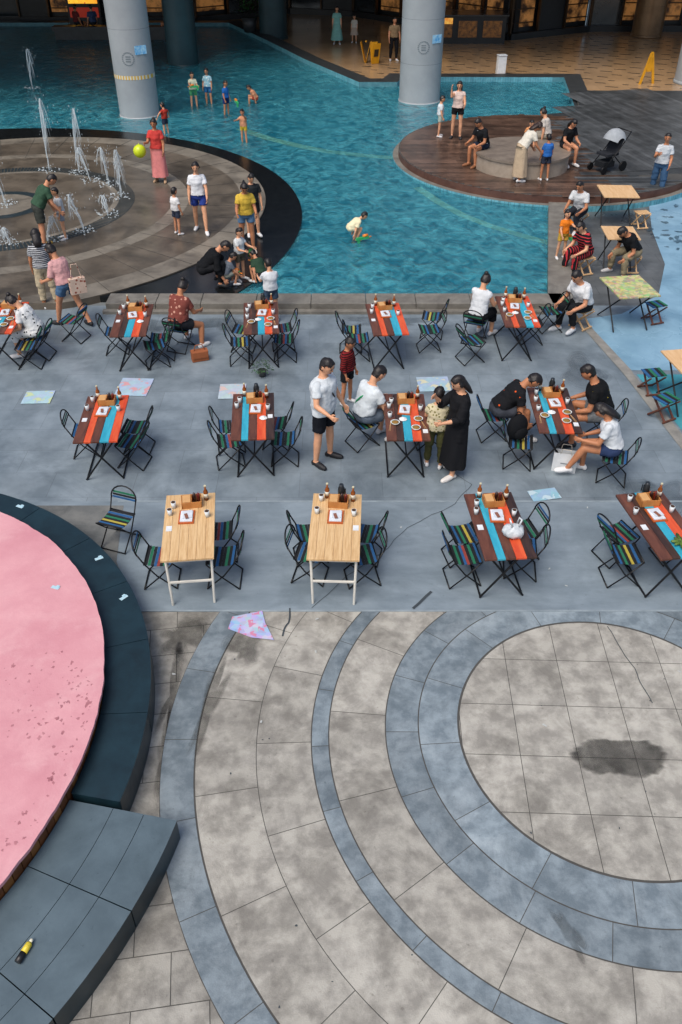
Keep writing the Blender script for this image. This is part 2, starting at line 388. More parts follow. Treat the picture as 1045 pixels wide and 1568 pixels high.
b.obj('pool_front_coping',bevel=.012)
curb('pool_side_coping',[(4.22,15.8),(4.22,16.3),(5.44,22.5),(5.6,22.9)][::-1],.5,.2,mCope)
curb('pool_back_kerb',[(8.2,31.9),(8.93,37.3),(2.5,37.4),(2.2,36.4),(.7,36.4),(-1.6,41.2),(-3.57,46.0),(-6,51.5),(-34,51.5)][::-1],.7,.28,mCopeD,mTileB)
# fountain disc
FX,FY=-8.7,21.9
mWetStone=M('fountain_stone','#4d463d','#6b6256',scale=1.4,rough=.34,bump=.15,bscale=60,dirt='#2f2b25',dscale=.8,damt=.8)
mWetStone2=M('fountain_stone_pale','#6c665c','#857e72',scale=1.8,rough=.4,bump=.15,dirt='#423d36',dscale=1.1,damt=.75)
mGran=M('crescent_granite','#0b0e10','#16191b',scale=6,rough=.25)
mGrate=M('drain_grate','#1f2a2e','#2f3b40',scale=30,rough=.4)
def clipfront(ps,y): return [(x,max(yy,y)) for x,yy in ps]
b=MB(); b.prism(clipfront(arc(-9.95,20.9,8.98,0,358,140),16.3),0.0,.135,mGran); b.obj('black_crescent_ledge')
b=MB()
b.prism(clipfront(arc(FX,FY,6.75,0,358,140),15.9),0,.160,mWetStone2,mWetStone)
def disc(r,z,m): b.poly(clipfront(arc(FX,FY,r,0,357,120),15.95),z,m)
disc(6.1,.163,mWetStone); disc(4.75,.166,mWetStone2); disc(4.35,.169,mWetStone); disc(3.35,.172,mGrate); disc(2.95,.175,mWetStone2); disc(2.8,.178,mWetStone); disc(1.1,.181,mGrate); disc(.85,.184,mWetStone2)
b.obj('fountain_plaza')
b=MB()
for i in range(40):
    a=2*math.pi*i/40
    c,s=math.cos(a),math.sin(a)
    if FY+6.7*s>16.2:
        b.box((FX+5.55*c,FY+5.55*s,.168),(2.3,.008,.004),mGrout,Matrix.Rotation(a,3,'Z'))
for i in range(220):
    a=2*math.pi*i/220; c,s=math.cos(a),math.sin(a); b.box((FX+3.15*c,FY+3.15*s,.176),(.38,.02,.006),mWetStone,Matrix.Rotation(a,3,'Z'))
b.obj('fountain_plaza_joints')
def spraymat():
    m=bpy.data.materials.new('water_spray'); m.use_nodes=True; N=m.node_tree.nodes;L=m.node_tree.links
    bs=N['Principled BSDF']; bs.inputs['Base Color'].default_value=(.75,.84,.88,1); bs.inputs['Roughness'].default_value=.2
    t=N.new('ShaderNodeBsdfTransparent'); x=N.new('ShaderNodeMixShader'); x.inputs[0].default_value=.32
    L.new(t.outputs[0],x.inputs[1]); L.new(bs.outputs[0],x.inputs[2]); L.new(x.outputs[0],N['Material Output'].inputs['Surface']); return m
mSpray=spraymat()
def jet(x,y,h,z=.17,lx=.1):
    b=MB(); rnd=random.Random(int(x*100+y*10))
    for q in range(3):
        pts=[];rad=[]; ox,oy=rnd.uniform(-.05,.05),rnd.uniform(-.05,.05); hh=h*(1,.85,.7)[q]
        for i in range(12):
            t=i/11; pts.append((lx*t*t+ox*t+rnd.uniform(-.014,.014),oy*t+rnd.uniform(-.014,.014),hh*t)); rad.append((.010+.017*t*rnd.uniform(.6,1.3))*(1 if i<11 else .2))
        b.tube(pts,rad,mSpray,6)
    for i in range(10):
        a=rnd.random()*6.28; r0=rnd.uniform(.05,.2); pts=[]; dr=rnd.uniform(.4,.85)
        for j in range(7):
            t=j/6; pts.append((lx+r0*t*math.cos(a),r0*t*math.sin(a),h*(1.0-t*t*dr)))
        b.tube(pts,[.003,.007,.009,.009,.008,.006,.003],mSpray,5)
    for i in range(46):
        r=rnd.uniform(.005,.012); b.sph((lx+rnd.gauss(0,.13),rnd.gauss(0,.1),max(.03,h*(1.05-abs(rnd.gauss(0,.42))))),(r,r,r*2.4),mSpray,5,3)
    for i in range(36):
        a=rnd.random()*6.28; q=rnd.random()**.5*.3; r=rnd.uniform(.008,.02); b.sph((q*math.cos(a),q*math.sin(a),.01+rnd.random()*.09),(r*1.6,r*1.6,r),mSpray,5,3)
    b.obj('fountain_jet',(x,y,z))
for x,y,h in [(-8.3,24.9,1.9),(-7.4,24.7,1.7),(-6.9,23.9,.9),(-6.3,23.5,1.0),(-5.75,22.5,1.2),(-6.1,19.9,.9),(-6.8,19.3,.6),(-8.0,19.2,1.0),(-8.6,21.9,1.1),(-5.8,21.1,.5),(-7.6,19.1,.4)]: jet(x,y,h,lx=random.uniform(-.2,.2))
for x,y in [(-12,36),(-13.5,34),(-14.5,38)]: jet(x,y,1.4,z=.11)
# deck
DX,DY=6.1,26.4
mDeck=M('wet_deck_wood','#46352c','#665043',scale=2,rough=.32,tone=True,dirt='#261f1b',dscale=.9,damt=.8)
mDeckG=M('grey_deck_wood','#3c3f40','#55585a',scale=2,rough=.4,tone=True,dirt='#2b2e2f',dscale=.9,damt=.7)
b=MB(); tones=[]
y=DY-4.4
while y<DY+4.4:
    h=math.sqrt(max(.01,4.35**2-(y+.07-DY)**2)); 
    xs=-h
    while xs<min(h-.02,1.55):
        L_=min(random.uniform(1.2,2.4),h-xs)
        q=[(DX+xs+.004,y),(DX+xs+L_-.004,y),(DX+xs+L_-.004,y+.135),(DX+xs+.004,y+.135)]
        b.poly(q,.352,mDeck if xs+L_/2<1.1 else mDeckG); tones.append(random.uniform(.65,1.4)); xs+=L_
    y+=.145
b.tone=tones; b.obj('round_wood_deck',)
b=MB(); b.prism(arc(DX,DY,4.38,0,357,120),.0,.345,mGrout,M('deck_rim','#4a2f26','#5f4034',rough=.5)); b.prism(arc(DX,DY,4.55,0,357,120),0,.16,mCope,mTileB); b.obj('deck_base')
plat=[(6.9,22.05),(8.2,23.9),(15,24.6),(15,34.5),(8.75,34.5),(8.2,31.2),(7.0,30.9)]
tl=[]
for p in gridtiles(-2,14,18,38,.16,1.9,.005,rot=14,cx=6,cy=24,stag=0):
    cx_=sum(a for a,_ in p)/4; cy_=sum(a for _,a in p)/4
    if cx_>7.25 and cy_>23.6+(cx_-8)*.08 and cy_<34.2 and cx_>7.2+max(0,(cy_-30)*.35) and cx_<14.8: tl.append(p)
tiled('grey_plank_terrace',tl,.357,mDeckG,None,.7,1.3)
b=MB(); b.prism(plat,0,.349,mCopeD,mCope); b.obj('plank_terrace_base')
b=MB(); b.prism(arc(5.05,24.75,1.3,0,355,72),.353,.74,M('bench_stone','#8d8173','#a4988a',scale=3,rough=.5,bump=.1)); b.prism(arc(5.05,24.75,1.34,0,355,72),.74,.80,M('bench_top','#6a6057','#857a6e',scale=3,rough=.4)); b.obj('round_stone_bench',bevel=.01)
# right pavements
mPave=M('dark_paving','#4b4f50','#64686a',scale=1.2,rough=.5,bump=.15,dirt='#34383a',dscale=.7,damt=.7,brick=(.9,.45,.008,.6),wetr=.25)
b=MB(); b.poly([(4.72,16.1),(30,16.1),(30,36.2),(9.2,36.2),(8.2,31),(6.2,23.2),(5.9,22)],.016,mPave); b.obj('side_pavement')
mBlueP=M('light_blue_paint','#7094ab','#87abc0',scale=1.2,rough=.5,dirt='#557990',dscale=.8,damt=.65,freck='#5e7a8c',wetr=.25)
mTealP=M('teal_paint','#36818f','#4c9ba8',scale=1.2,rough=.6,dirt='#2a6a78',dscale=.8,damt=.5,wetr=.3)
b=MB(); b.poly([(4.8,15.45),(5.6,15.7),(6.6,16.6),(7.25,18.3),(7.6,20.5),(8.3,23.3),(16,23.8),(16,13.35),(5.1,13.35)],.026,mBlueP); b.obj('blue_floor_paint')
b=MB(); b.poly([(5.2,13.2),(16,13.2),(16,9.6),(5.55,10.2)],.026,mTealP); b.obj('teal_floor_paint')
b=MB(); b.poly([(4.62,15.4),(4.78,15.45),(5.15,13.35),(5.15,13.2),(5.5,10.2),(5.3,10.2),(4.98,13.2)],.030,M('pale_kerb_line','#8c8a84','#6f6e6a',scale=4,rough=.7)); b.obj('floor_border_strip')
b=MB(); mSp=wetmat('splash_wet','#1d3a4a',.5,3,.15)
for i in range(34): b.poly(blob(8.0+random.gauss(0,.35),20.0+random.gauss(0,1.4),random.uniform(.04,.15),random.uniform(.03,.09),0,random.uniform(0,90),i*3,16,.5),.0300+.0002*i,mSp)
b.obj('water_splashes')
# ------------------------------------------------------------------ mall
mBeige=M('mall_floor_tile','#9a7e5e','#ad8e6b',scale=.5,rough=.22,brick=(1.2,1.2,.01,.85))
b=MB(); b.poly([(-5.2,51.5),(-2.9,46.3),(-.9,41.6),(1.1,37.1),(1.9,37.1),(2.1,38.1),(9.7,38.1),(9.6,36.2),(32,35.2),(32,62),(-10,62)],.020,mBeige); b.obj('mall_floor')
mDash=M('floor_dash','#2e2620',rough=.3)
b=MB()
for i in range(-2,40):
    for j in range(40):
        u=i*1.1+(.5 if j%2 else 0)+random.uniform(-.1,.1); v=j*.62
        x=1.5+u*math.cos(R(-20))-v*math.sin(R(-20)); yy=35.6+u*math.sin(R(-20))+v*math.cos(R(-20))
        if yy>38.2 and yy<60 and x<30 or (x>10.3 and yy>36.3 and x<30): b.box((x,yy,.022),(random.choice((.25,.42,.5)),.09,.006),mDash,Matrix.Rotation(R(-20),3,'Z'))
b.obj('mall_floor_inlay')
mDarkW=M('mall_wall','#15181b','#22262a',scale=1,rough=.4)
mGlass=M('shop_glass','#1d2326','#2c3236',scale=.4,rough=.08,spec=.8)
mFrame=M('bronze_frame','#4b3a2a',rough=.35,metal=.6)
mall=empty('shopping_mall')
fac=[(-42,53.5),(-8,53.5),(-3,57),(.7,55.9),(8.4,47.8),(13,50.5),(34,50.5)]
mWarm=M('lit_interior','#c98a4c','#3a2414',scale=1.6,rough=.5,emit=.22,lo=.42,hi=.6)
for i in range(len(fac)-1):
    a=V3((*fac[i],0)); c=V3((*fac[i+1],0)); d=(c-a); ln=d.length; ang=math.atan2(d.y,d.x); rt=Matrix.Rotation(ang,3,'Z'); n=V3((-d.y,d.x,0)).normalized()
    b=MB(); mid=(a+c)/2
    b.box(mid+n*.5+V3((0,0,4)),(ln,.4,8),mDarkW,rt); b.box(mid-n*.02+V3((0,0,.15)),(ln,.3,.3),mDarkW,rt); b.box(mid-n*.1+V3((0,0,3.6)),(ln,.5,.9),mDarkW,rt)
    k=int(ln/1.6)
    for j in range(k+1): b.box(a+d*(j/k)+V3((0,0,1.7)),(.09,.16,3),mFrame,rt)
    for j in range(k):
        p=a+d*((j+.5)/k); r=random.random(); lit=(i>=3 and r<.45) or r<.12
        if lit:
            b.box(p+n*.26+V3((0,0,1.6)),(ln/k-.25,.04,2.2),mWarm,rt)
            for q in range(3): b.box(p+n*.16+V3((0,0,.7+q*.6)),(ln/k-.3,.12,.04),mFrame,rt)
        else: b.box(p+n*.06+V3((0,0,1.7)),(ln/k-.1,.02,2.8),mGlass if random.random()<.6 else mDarkW,rt)
    b.obj('shopfront',parent=mall)
b=MB(); b.box((-2,50,8.6),(96,24,.6),mDarkW); b.box((-27,34.4,8.6),(38,7,.58),mDarkW); b.obj('unseen_shade_canopy',parent=mall)  # unseen slabs, added to keep sky light off the mall and left pool
b=MB(); b.box((6.2,47.5,.6),(3.6,1.6,1.2),mDarkW); b.box((6.2,47.5,1.23),(3.8,1.8,.06),M('kiosk_top','#3c3f41',rough=.3)); 
for q in range(3): b.box((4.95+q*1.2,46.68,.65),(.9,.03,.7),M('menu_board','#3a2a1c','#8a5a2a',scale=6,rough=.5,emit=.2))
b.box((5.0,46.66,1.0),(.8,.03,.25),M('menu_board_lit','#e07a28','#f2c15a',scale=6,rough=.5,emit=.6))
b.obj('shop_kiosk')
mPoster=M('poster_lit','#f08a1e','#f7c53a',scale=2.5,rough=.5,emit=1.0,pat=('floral',5,.22),c3='#c02a1a')
b=MB(); b.box((0,0,1.3),(1.7,.12,2.2),mDarkW); b.box((0,-.075,1.75),(1.5,.03,1.2),mPoster); b.box((0,-.075,.75),(1.5,.03,.45),M('poster_red','#8a2414',rough=.5,emit=.6)); b.box((0,0,.1),(1.9,.5,.2),mDarkW)
b.obj('lit_poster_stand',(-13.4,50.8,.1),0)
def column(x,y,r,h,mc,band=False,z=0):
    rt=empty('round_column',(x,y,z)); b=MB()
    zz=0
    while zz<h:
        b.ring([(V3((0,0,zz)),V3((r,0,0)),V3((0,r,0))),(V3((0,0,zz+1.394)),V3((r,0,0)),V3((0,r,0)))],mc,56,cap=False); zz+=1.4
    b.ring([(V3((0,0,0)),V3((r-.008,0,0)),V3((0,r-.008,0))),(V3((0,0,h)),V3((r-.008,0,0)),V3((0,r-.008,0)))],mGrout,32,cap=False)
    b.ring([(V3((0,0,0)),V3((r+.03,0,0)),V3((0,r+.03,0))),(V3((0,0,.14)),V3((r+.02,0,0)),V3((0,r+.02,0)))],mc,40)
    b.obj('shaft',parent=rt)
    if band:
        b=MB(); yb=M('hazard_band','#cfcfc2',rough=.5,pat=('sx',3.2,.5),c3='#c9a23a')
        b.ring([(V3((0,0,1.32)),V3((r+.006,0,0)),V3((0,r+.006,0))),(V3((0,0,1.44)),V3((r+.006,0,0)),V3((0,r+.006,0)))],yb,48,cap=False); b.obj('warning_band',parent=rt)
    if r>.66 and y<35:
        b=MB(); gl_=plain('#6f7a80',.5)
        for q in range(20):
            a=2*math.pi*q/20; ph=.19*math.cos(a)/r; rr=Matrix.Rotation(ph,3,'Z'); b.box(rr@V3((0,-r-.003,0))+V3((0,0,1.95+.19*math.sin(a))),(.05,.006,.03),gl_,rr)
        for q in range(3): b.box((0,-r-.003,1.88+q*.07),(.16,.006,.03),gl_)
        rr=Matrix.Rotation(R(38),3,'Z'); p=rr@V3((0,-r-.01,2.2)); b.box(p,(.42,.01,.26),M('sticker','#3aa0df','#bfe6f5',scale=9,rough=.4),rr); b.obj('sign_plate',parent=rt)
mCol=M('column_metal','#8f9599','#9ca2a6',scale=.8,rough=.5,metal=0,spec=.35)
mColD=M('column_teal','#27454c','#1d363d',scale=.8,rough=.4)
mColB=M('column_bronze','#8f7355','#6d563f',scale=.8,rough=.3,metal=.4)
column(-7.05,31.9,.68,10,mCol,True); column(2.9,34.1,.75,10,mCol); column(-6.9,41.2,.66,8.3,mColD); column(-3.4,48.4,.7,8.3,mColD)
column(15.6,49.0,.75,8.3,mColB); column(14.3,37.6,.8,10,mCol)
def floorsign(x,y,rz,z=.02,s=1):
    b=MB(); y_=plain('#d99a12',.45)
    for sg in (1,-1):
        rt=Matrix.Rotation(R(14*sg),3,'X'); b.box((0,sg*-.12*s,.42*s),(.34*s,.02,.84*s),y_,rt)
        b.box((0,sg*-.135*s-.004*sg,.45*s),(.2*s,.02,.3*s),plain('#2a2418'),rt)
    b.box((0,0,.84*s),(.2*s,.05,.05),y_); b.obj('wet_floor_sign',(x,y,z),rz)
floorsign(1.5,41.6,20); floorsign(1.1,41.9,80); 
b=MB(); yy_=plain('#e0a01a',.45)
for s in (-1,1): b.box((s*.16,0,.55),(.1,.03,1.15),yy_,Matrix.Rotation(R(-s*14),3,'Y'))
b.box((0,0,.7),(.2,.03,.5),yy_); b.box((0,0,1.12),(.08,.05,.06),yy_); b.obj('wet_floor_sign',(12.3,37.4,.02),15)
b=MB(); b.box((0,0,.35),(.36,.26,.7),plain('#e8edf0')); b.box((0,0,.72),(.4,.3,.05),plain('#c8ced2')); b.obj('white_bin',(6.7,39.3,.02),10,bevel=.02)
# ------------------------------------------------------------------ furniture
mSteel=M('black_steel','#131416',rough=.4,metal=.3)
def wood(n,a,b_,rough=.5): return M(n,a,b_,scale=5,rough=rough,bump=.1,bscale=30,grain=(4,.6,1))
wBr=wood('plank_brown','#4a2a20','#6b4030'); wDk=wood('plank_dark','#2b1b18','#453028'); wOr=wood('plank_orange','#c23f1f','#d65c32'); wCy=wood('plank_cyan','#258ea8','#3ba6bd')
wLt=M('plank_pine','#bd9666','#d6b586',scale=5,rough=.5,grain=(9,.7,1),lo=.35,hi=.6)
def table(kind):
    b=MB(); W,L_=.62,1.28
    if kind=='pine':
        for i in range(6): b.box((-W/2+W/6*(i+.5),0,.735),(W/6-.0015,L_,.03),wLt)
        wm=plain('#d9d6cc',.5)
        for sy in (-1,1):
            for sx in (-1,1): b.tube([(sx*.27,sy*.52,.71),(sx*.25,sy*.6,0)],.018,wm,6)
            b.box((0,sy*.54,.66),(.52,.03,.05),wm); b.box((0,sy*.57,.34),(.5,.02,.03),wm)
        b.box((-.26,0,.69),(.03,1.1,.05),wm); b.box((.26,0,.69),(.03,1.1,.05),wm)
    else:
        cols={'a':[wBr,wCy,wBr,wOr,wDk],'b':[wDk,wOr,wCy,wBr,wOr],'c':[wBr,wDk,wCy,wOr,wBr],'d':[wBr,wOr,wBr,wCy,wOr]}[kind]; ws=[.15,.10,.12,.13,.12] 
        x=-W/2
        for c,w in zip(cols,ws): b.box((x+w/2,0,.735),(w-.003,L_,.03),c); x+=w
        for sy in (-1,1):
            b.box((0,sy*.56,.705),(.56,.04,.03),wDk)
            b.tube([(-.27,sy*.42,.7),(.27,sy*.5,0.01)],.015,mSteel,6); b.tube([(.27,sy*.42,.7),(-.27,sy*.5,0.01)],.015,mSteel,6)
        for sx in (-1,1): b.tube([(sx*.26,-.5,.02),(sx*.26,.5,.02)],.013,mSteel,6)
        b.tube([(0,-.46,.35),(0,.46,.35)],.012,mSteel,6)
    return b.mesh('table_'+kind)
TM={k:table(k) for k in ('a','b','c','d','pine')}
def chair(cols):
    b=MB(); r=.0095
    for s in (-1,1):
        x=s*.19
        b.tube([(x,-.2,.01),(x,.02,.22),(x,.18,.41)],r,mSteel,6)
        b.tube([(x*.94,.2,.01),(x*.94,-.02,.22),(x*.94,-.15,.41),(x*.96,-.22,.56)],r,mSteel,6)
    pts=[(-.18,-.22,.55)]+[(-.185*math.cos(R(t)),-.23-.05*math.sin(R(t)),.59+.14*math.sin(R(t))) for t in range(0,181,20)]+[(.18,-.22,.55)]
    b.tube(pts,r*1.1,mSteel,6)
    for y in (-.2,.2): b.tube([(-.19,y,.015),(.19,y,.015)],r,mSteel,6)
    for y,z in ((.18,.41),(-.155,.41)): b.tube([(-.19,y,z),(.19,y,z)],r,mSteel,6)
    n=9
    for i in range(n):
        y=-.15+.33*(i+.5)/n; q=((i+.5)/n-.5)*2; b.box((0,y,.412-.03*(1-q*q)),(.36,.33/n-.003,.007),cols[i%len(cols)])
    for i in range(3): b.box((0,-.235-.012*i,.565+.032*i),(.34,.007,.028),cols[(i+1)%len(cols)])
    return b.mesh('chair')
cg,cb,cy,ck,cr_=[plain(h,.7) for h in ('#1f6f50','#22588a','#b0a040','#16181b','#8f3c34')]
CM=[chair([ck,cb,ck,cg,ck,cy]),chair([cb,ck,cg,ck,ck]),chair([ck,cg,ck,cb,cr_])]
def ch(x,y,rz,k=None): place('folding_chair',CM[random.randrange(3) if k is None else k],(x,y,.02),rz)
mBam=M('bamboo','#a86a34','#c08448',scale=8,rough=.5)
b=MB()
for s in ((0,-.085,.045,.24,.01,.09),(0,.085,.045,.24,.01,.09),(-.12,0,.045,.01,.18,.09),(.12,0,.045,.01,.18,.09),(0,0,.05,.01,.16,.1),(0,0,.006,.23,.16,.01)): b.box(s[:3],s[3:],mBam)
b.box((-.06,0,.06),(.1,.15,.07),plain('#d0a068'))
b.tube([(.04,.03,.01),(.04,.03,.12),(.04,.03,.15)],[.022,.022,.01],plain('#301410',.3),8); b.tube([(.09,.03,.01),(.09,.03,.12),(.09,.03,.14)],[.02,.02,.01],plain('#7d1f14',.3),8)
for i in range(5): b.tube([(.06+.008*i,-.05,.02),(.03+.02*i,-.07+.01*i,.21)],.003,mDash,4)
CAD=b.mesh('caddy')
b=MB(); b.box((0,0,.008),(.19,.26,.014),plain('#b8581f')); b.box((0,.0,.022),(.15,.21,.012),plain('#dde2e8')); b.box((.01,.02,.034),(.12,.15,.01),plain('#cfd6de'),Matrix.Rotation(R(6),3,'Z')); b.box((.0,-.02,.042),(.04,.1,.004),plain('#8a5a48'),Matrix.Rotation(R(16),3,'Z')); TRAY=b.mesh('tray')
b=MB(); b.ring([(V3((0,0,0)),V3((.025,0,0)),V3((0,.025,0))),(V3((0,0,.09)),V3((.033,0,0)),V3((0,.033,0)))],plain('#d5dcde',.2),12); b.ring([(V3((0,0,.0905)),V3((.028,0,0)),V3((0,.028,0))),(V3((0,0,.091)),V3((.028,0,0)),V3((0,.028,0)))],plain('#4a3420',.2),12); CUP=b.mesh('cup')
b=MB(); b.tube([(0,0,0),(0,0,.14),(0,0,.17),(0,0,.2)],[.045,.045,.03,.028],plain('#24272a',.3),12); b.box((.055,0,.1),(.012,.02,.1),plain('#24272a',.3)); POT=b.mesh('pot')
b=MB(); b.ring([(V3((0,0,0)),V3((.04,0,0)),V3((0,.04,0))),(V3((0,0,.035)),V3((.07,0,0)),V3((0,.07,0))),(V3((0,0,.03)),V3((.06,0,0)),V3((0,.06,0)))],plain('#dde0dd',.25),16); b.ring([(V3((0,0,.0305)),V3((.055,0,0)),V3((0,.055,0))),(V3((0,0,.034)),V3((.03,0,0)),V3((0,.03,0)))],M('food','#a0602a','#6d7a34',scale=40,rough=.5),12); BOWL=b.mesh('bowl')
b=MB(); b.tube([(0,0,0),(0,0,.13),(0,0,.16),(0,0,.2)],[.03,.03,.014,.013],plain('#8a4a1c',.2),10); b.tube([(0,0,.2),(0,0,.22)],.015,plain('#c8c0a0'),8); b.tube([(0,0,.04),(0,0,.1)],.0308,plain('#d8d4c4'),10); BOT=b.mesh('bottle')
b=MB(); 
for i in range(2): b.box((.012*i,0,.004),(.005,.22,.005),plain('#c8a070'),Matrix.Rotation(R(5*i),3,'Z'))
STK=b.mesh('sticks')
b=MB(); rnd=random.Random(4)
vs=[V3((.06*(1+.4*noise.noise(V3((math.cos(t)*2,math.sin(t)*2,0))))*math.cos(t)*u,.06*math.sin(t)*u,.03*(1-u)+.012*noise.noise(V3((t*3,u*9,2)))+.008)) for u in (.25,.6,1) for t in [2*math.pi*i/12 for i in range(12)]]
b.add(vs,[(j*12+i,j*12+(i+1)%12,(j+1)*12+(i+1)%12,(j+1)*12+i) for j in range(2) for i in range(12)]+[tuple(range(12))],plain('#dfe2e2',.9)); NAP=b.mesh('napkin')
tabs=[(-1.855,8.03,6,'pine'),(-.068,8.03,-2.3,'pine'),(1.93,8.05,4.5,'a'),(3.92,8.07,9,'c'),
(-3.48,10.53,4,'d'),(-1.286,10.6,4,'a'),(.949,10.58,0,'c'),(3.145,10.77,-2,'a'),
(-3.685,13.83,4,'c'),(-1.42,13.93,5,'c'),(.806,13.88,5,'d'),(3.17,14.2,0,'d'),(-6.0,13.93,3,'b')]
for i,(x,y,rz,k) in enumerate(tabs):
    place('cafe_table' ,TM[k],(x,y,.02),rz,bevel=.004)
    M3=Matrix.Rotation(R(rz),3,'Z')
    def at(u,v): p=M3@V3((u,v,0)); return (x+p.x,y+p.y,.771)
    place('condiment_caddy',CAD,at(.02,.42),rz+random.uniform(-8,8)); place('napkin_tray',TRAY,at(random.uniform(-.04,.04),.15),rz+random.uniform(-10,10))
    place('tea_cup',CUP,at(-.2,random.uniform(.34,.5))); place('tea_cup',CUP,at(-.24,.22)); place('tea_cup',CUP,at(.22,random.uniform(.1,.2)))
    place('sauce_bottle',BOT,at(.2,.5)); place('sauce_bottle',BOT,at(-.13,.56)) if i%3 else None
    if i%2: place('water_pot',POT,at(.05,.57),random.uniform(0,360))
    if i in (6,7,9,11,12): 
        place('rice_bowl',BOWL,at(.17,-.12)); place('rice_bowl',BOWL,at(-.17,-.22)); place('rice_bowl',BOWL,at(.12,-.36)); place('chopsticks',STK,at(.23,-.25),10); place('crumpled_napkin',NAP,at(-.05,-.1),40); place('tea_cup',CUP,at(-.24,-.05)); place('chopsticks',STK,at(-.25,-.3),-8)
    elif i%3==2: place('crumpled_napkin',NAP,at(.15,-.1),random.uniform(0,360))
    b=MB(); b.box((0,0,.002),(.07,.1,.002),plain('#dfe3e6')); b.obj('order_sticker',at(random.choice((-.24,.25)),-.42 if i in (6,7,9,11,12) else -.05),rz)
def tc(i,lst):
    x,y,rz,_=tabs[i]; M3=Matrix.Rotation(R(rz),3,'Z')
    for s,dy,dx in lst:
        p=M3@V3((s*dx,dy,0)); ch(x+p.x,y+p.y,rz+(-90 if s<0 else 90)+random.uniform(-14,14))
tc(0,[(-1,-.12,.40),(1,.3,.34),(1,-.2,.38)]); tc(1,[(-1,.28,.34),(-1,-.1,.32),(1,.3,.36),(1,-.12,.34)])
tc(2,[(-1,.28,.36),(-1,-.12,.42),(1,.3,.42),(1,-.05,.34)]); tc(3,[(-1,.3,.34),(-1,-.1,.44),(1,.2,.4)])
tc(4,[(-1,.25,.36),(1,.3,.40),(1,-.1,.38)]); tc(5,[(-1,.3,.38),(-1,-.1,.38),(1,-.1,.44),(1,.35,.32)])
tc(7,[(-1,-.35,.5)]); tc(6,[(1,.4,.4)])
tc(8,[(-1,.3,.40),(1,.0,.46),(1,-.28,.38)]); tc(9,[(-1,.3,.36),(-1,-.2,.40),(1,.3,.38),(1,-.15,.40)])
tc(10,[(-1,.35,.6),(-1,0,.5)]); tc(11,[(1,.3,.38)]); tc(12,[(1,-.4,.45)])
ch(-2.92,8.6,160,0); ch(1.72,14.75,80,0); ch(1.62,14.2,95,1); ch(2.33,13.75,-70,1); ch(-5.0,14.6,75,2); ch(4.0,15.0,100,1)
wPine=wood('pine_low','#c9a070','#d8b488')
def lowtable(x,y,rz,top,w=.75,l=.75):
    b=MB(); b.box((0,0,.735),(w,l,.03),top)
    for sx in (-1,1):
        b.tube([(sx*w*.42,-l*.4,0.01),(sx*w*.36,l*.4,.71)],.016,mSteel,6); b.tube([(sx*w*.42,l*.4,0.01),(sx*w*.36,-l*.4,.71)],.016,mSteel,6)
    b.box((0,0,.70),(w*.8,.05,.03),mSteel); b.obj('low_folding_table',(x,y,.026),rz,bevel=.005)
mMap=M('printed_map','#9aa878','#b0a877',scale=4,rough=.5,pat=('map',14,.35),c3='#c2b987')
lowtable(6.78,21.1,-3,wPine,.85,.95); lowtable(6.08,18.2,-3,wPine,.7,.8); lowtable(5.49,15.29,8,mMap,.8,1.0); lowtable(5.75,12.2,8,wPine,.8,1.0)
def stoolm(mats,fr):
    b=MB()
    for i in range(6): b.box((-.14+.056*i,0,.36),(.05,.28,.016),mats[i%len(mats)])
    for s in (-1,1): b.box((s*.13,0,.18),(.028,.022,.47),fr,Matrix.Rotation(R(45),3,'X')); b.box((s*.10,0,.18),(.028,.022,.47),fr,Matrix.Rotation(R(-45),3,'X'))
    b.box((0,.16,.025),(.29,.025,.025),fr); b.box((0,-.16,.025),(.29,.025,.025),fr)
    return b.mesh('stool')
STOOL=stoolm([wPine],wPine); STOOL2=stoolm([cb,ck,cg],wBr)
for x,y,rz,k in [(6.1,15.35,20,1),(4.63,15.1,40,0),(5.25,12.6,10,1),(5.2,11.75,30,1),(7.35,20.7,10,0),(6.35,17.9,0,0),(5.3,17.8,20,0),(5.8,20.6,30,0)]: place('folding_stool',(STOOL,STOOL2)[k],(x,y,.026),rz)
def sticker(x,y,w,h,rz,a,c,k=0):
    mm=M('floor_print_%d'%k,a,None,scale=5,rough=.5,pat=('map',7,.08),c3=c); b=MB(); b.box((0,0,0),(w,h,.004),mm); b.obj('floor_map_sticker',(x,y,.031),rz)
sticker(-5.1,12.4,.48,.42,2,'#a8c4d0','#b9c79a',1); sticker(-3.55,12.75,.55,.6,-3,'#a9bfd0','#c9969a',2); sticker(-1.85,12.6,.45,.5,2,'#b4c3ca','#c9b1aa',3)
sticker(1.6,12.85,.55,.5,3,'#a3bccb','#c6c4a8',4); sticker(2.9,9.65,.42,.25,12,'#93b9cc','#b3c8d0',5); 
mPr6=M('floor_print_6','#8fb0d2','#b9b0cc',scale=5,rough=.5,pat=('map',16,.2),c3='#c67f9c')
b=MB(); b.poly([(-1.3,7.2),(-.95,7.3),(-.9,7.1),(-.78,6.82),(-1.05,6.86),(-1.33,7.0)],.031,mPr6); b.obj('floor_map_sticker')
for x,y,z,rz in [(-3.32,7.2,.505,-20),(-3.0,7.9,.345,30),(-4.2,8.75,.505,-25),(-2.55,7.2,.345,50)]:
    b=MB(); b.box((0,0,0),(.10,.045,.003),M('litter_paper','#9cc3d2','#b8d0d8',scale=12)); b.box((.02,.025,.004),(.04,.03,.003),M('litter_paper','#bfe0ea')); b.obj('paper_scrap',(x,y,z),rz)
for i in range(10):
    b=MB(); b.poly(blob(0,0,.02,.010,0,0,i,8,.5),0,M('litter_white','#b6bab8')); b.obj('paper_scrap',(random.uniform(-2,4),random.uniform(5,9.4),.03),random.uniform(0,180))
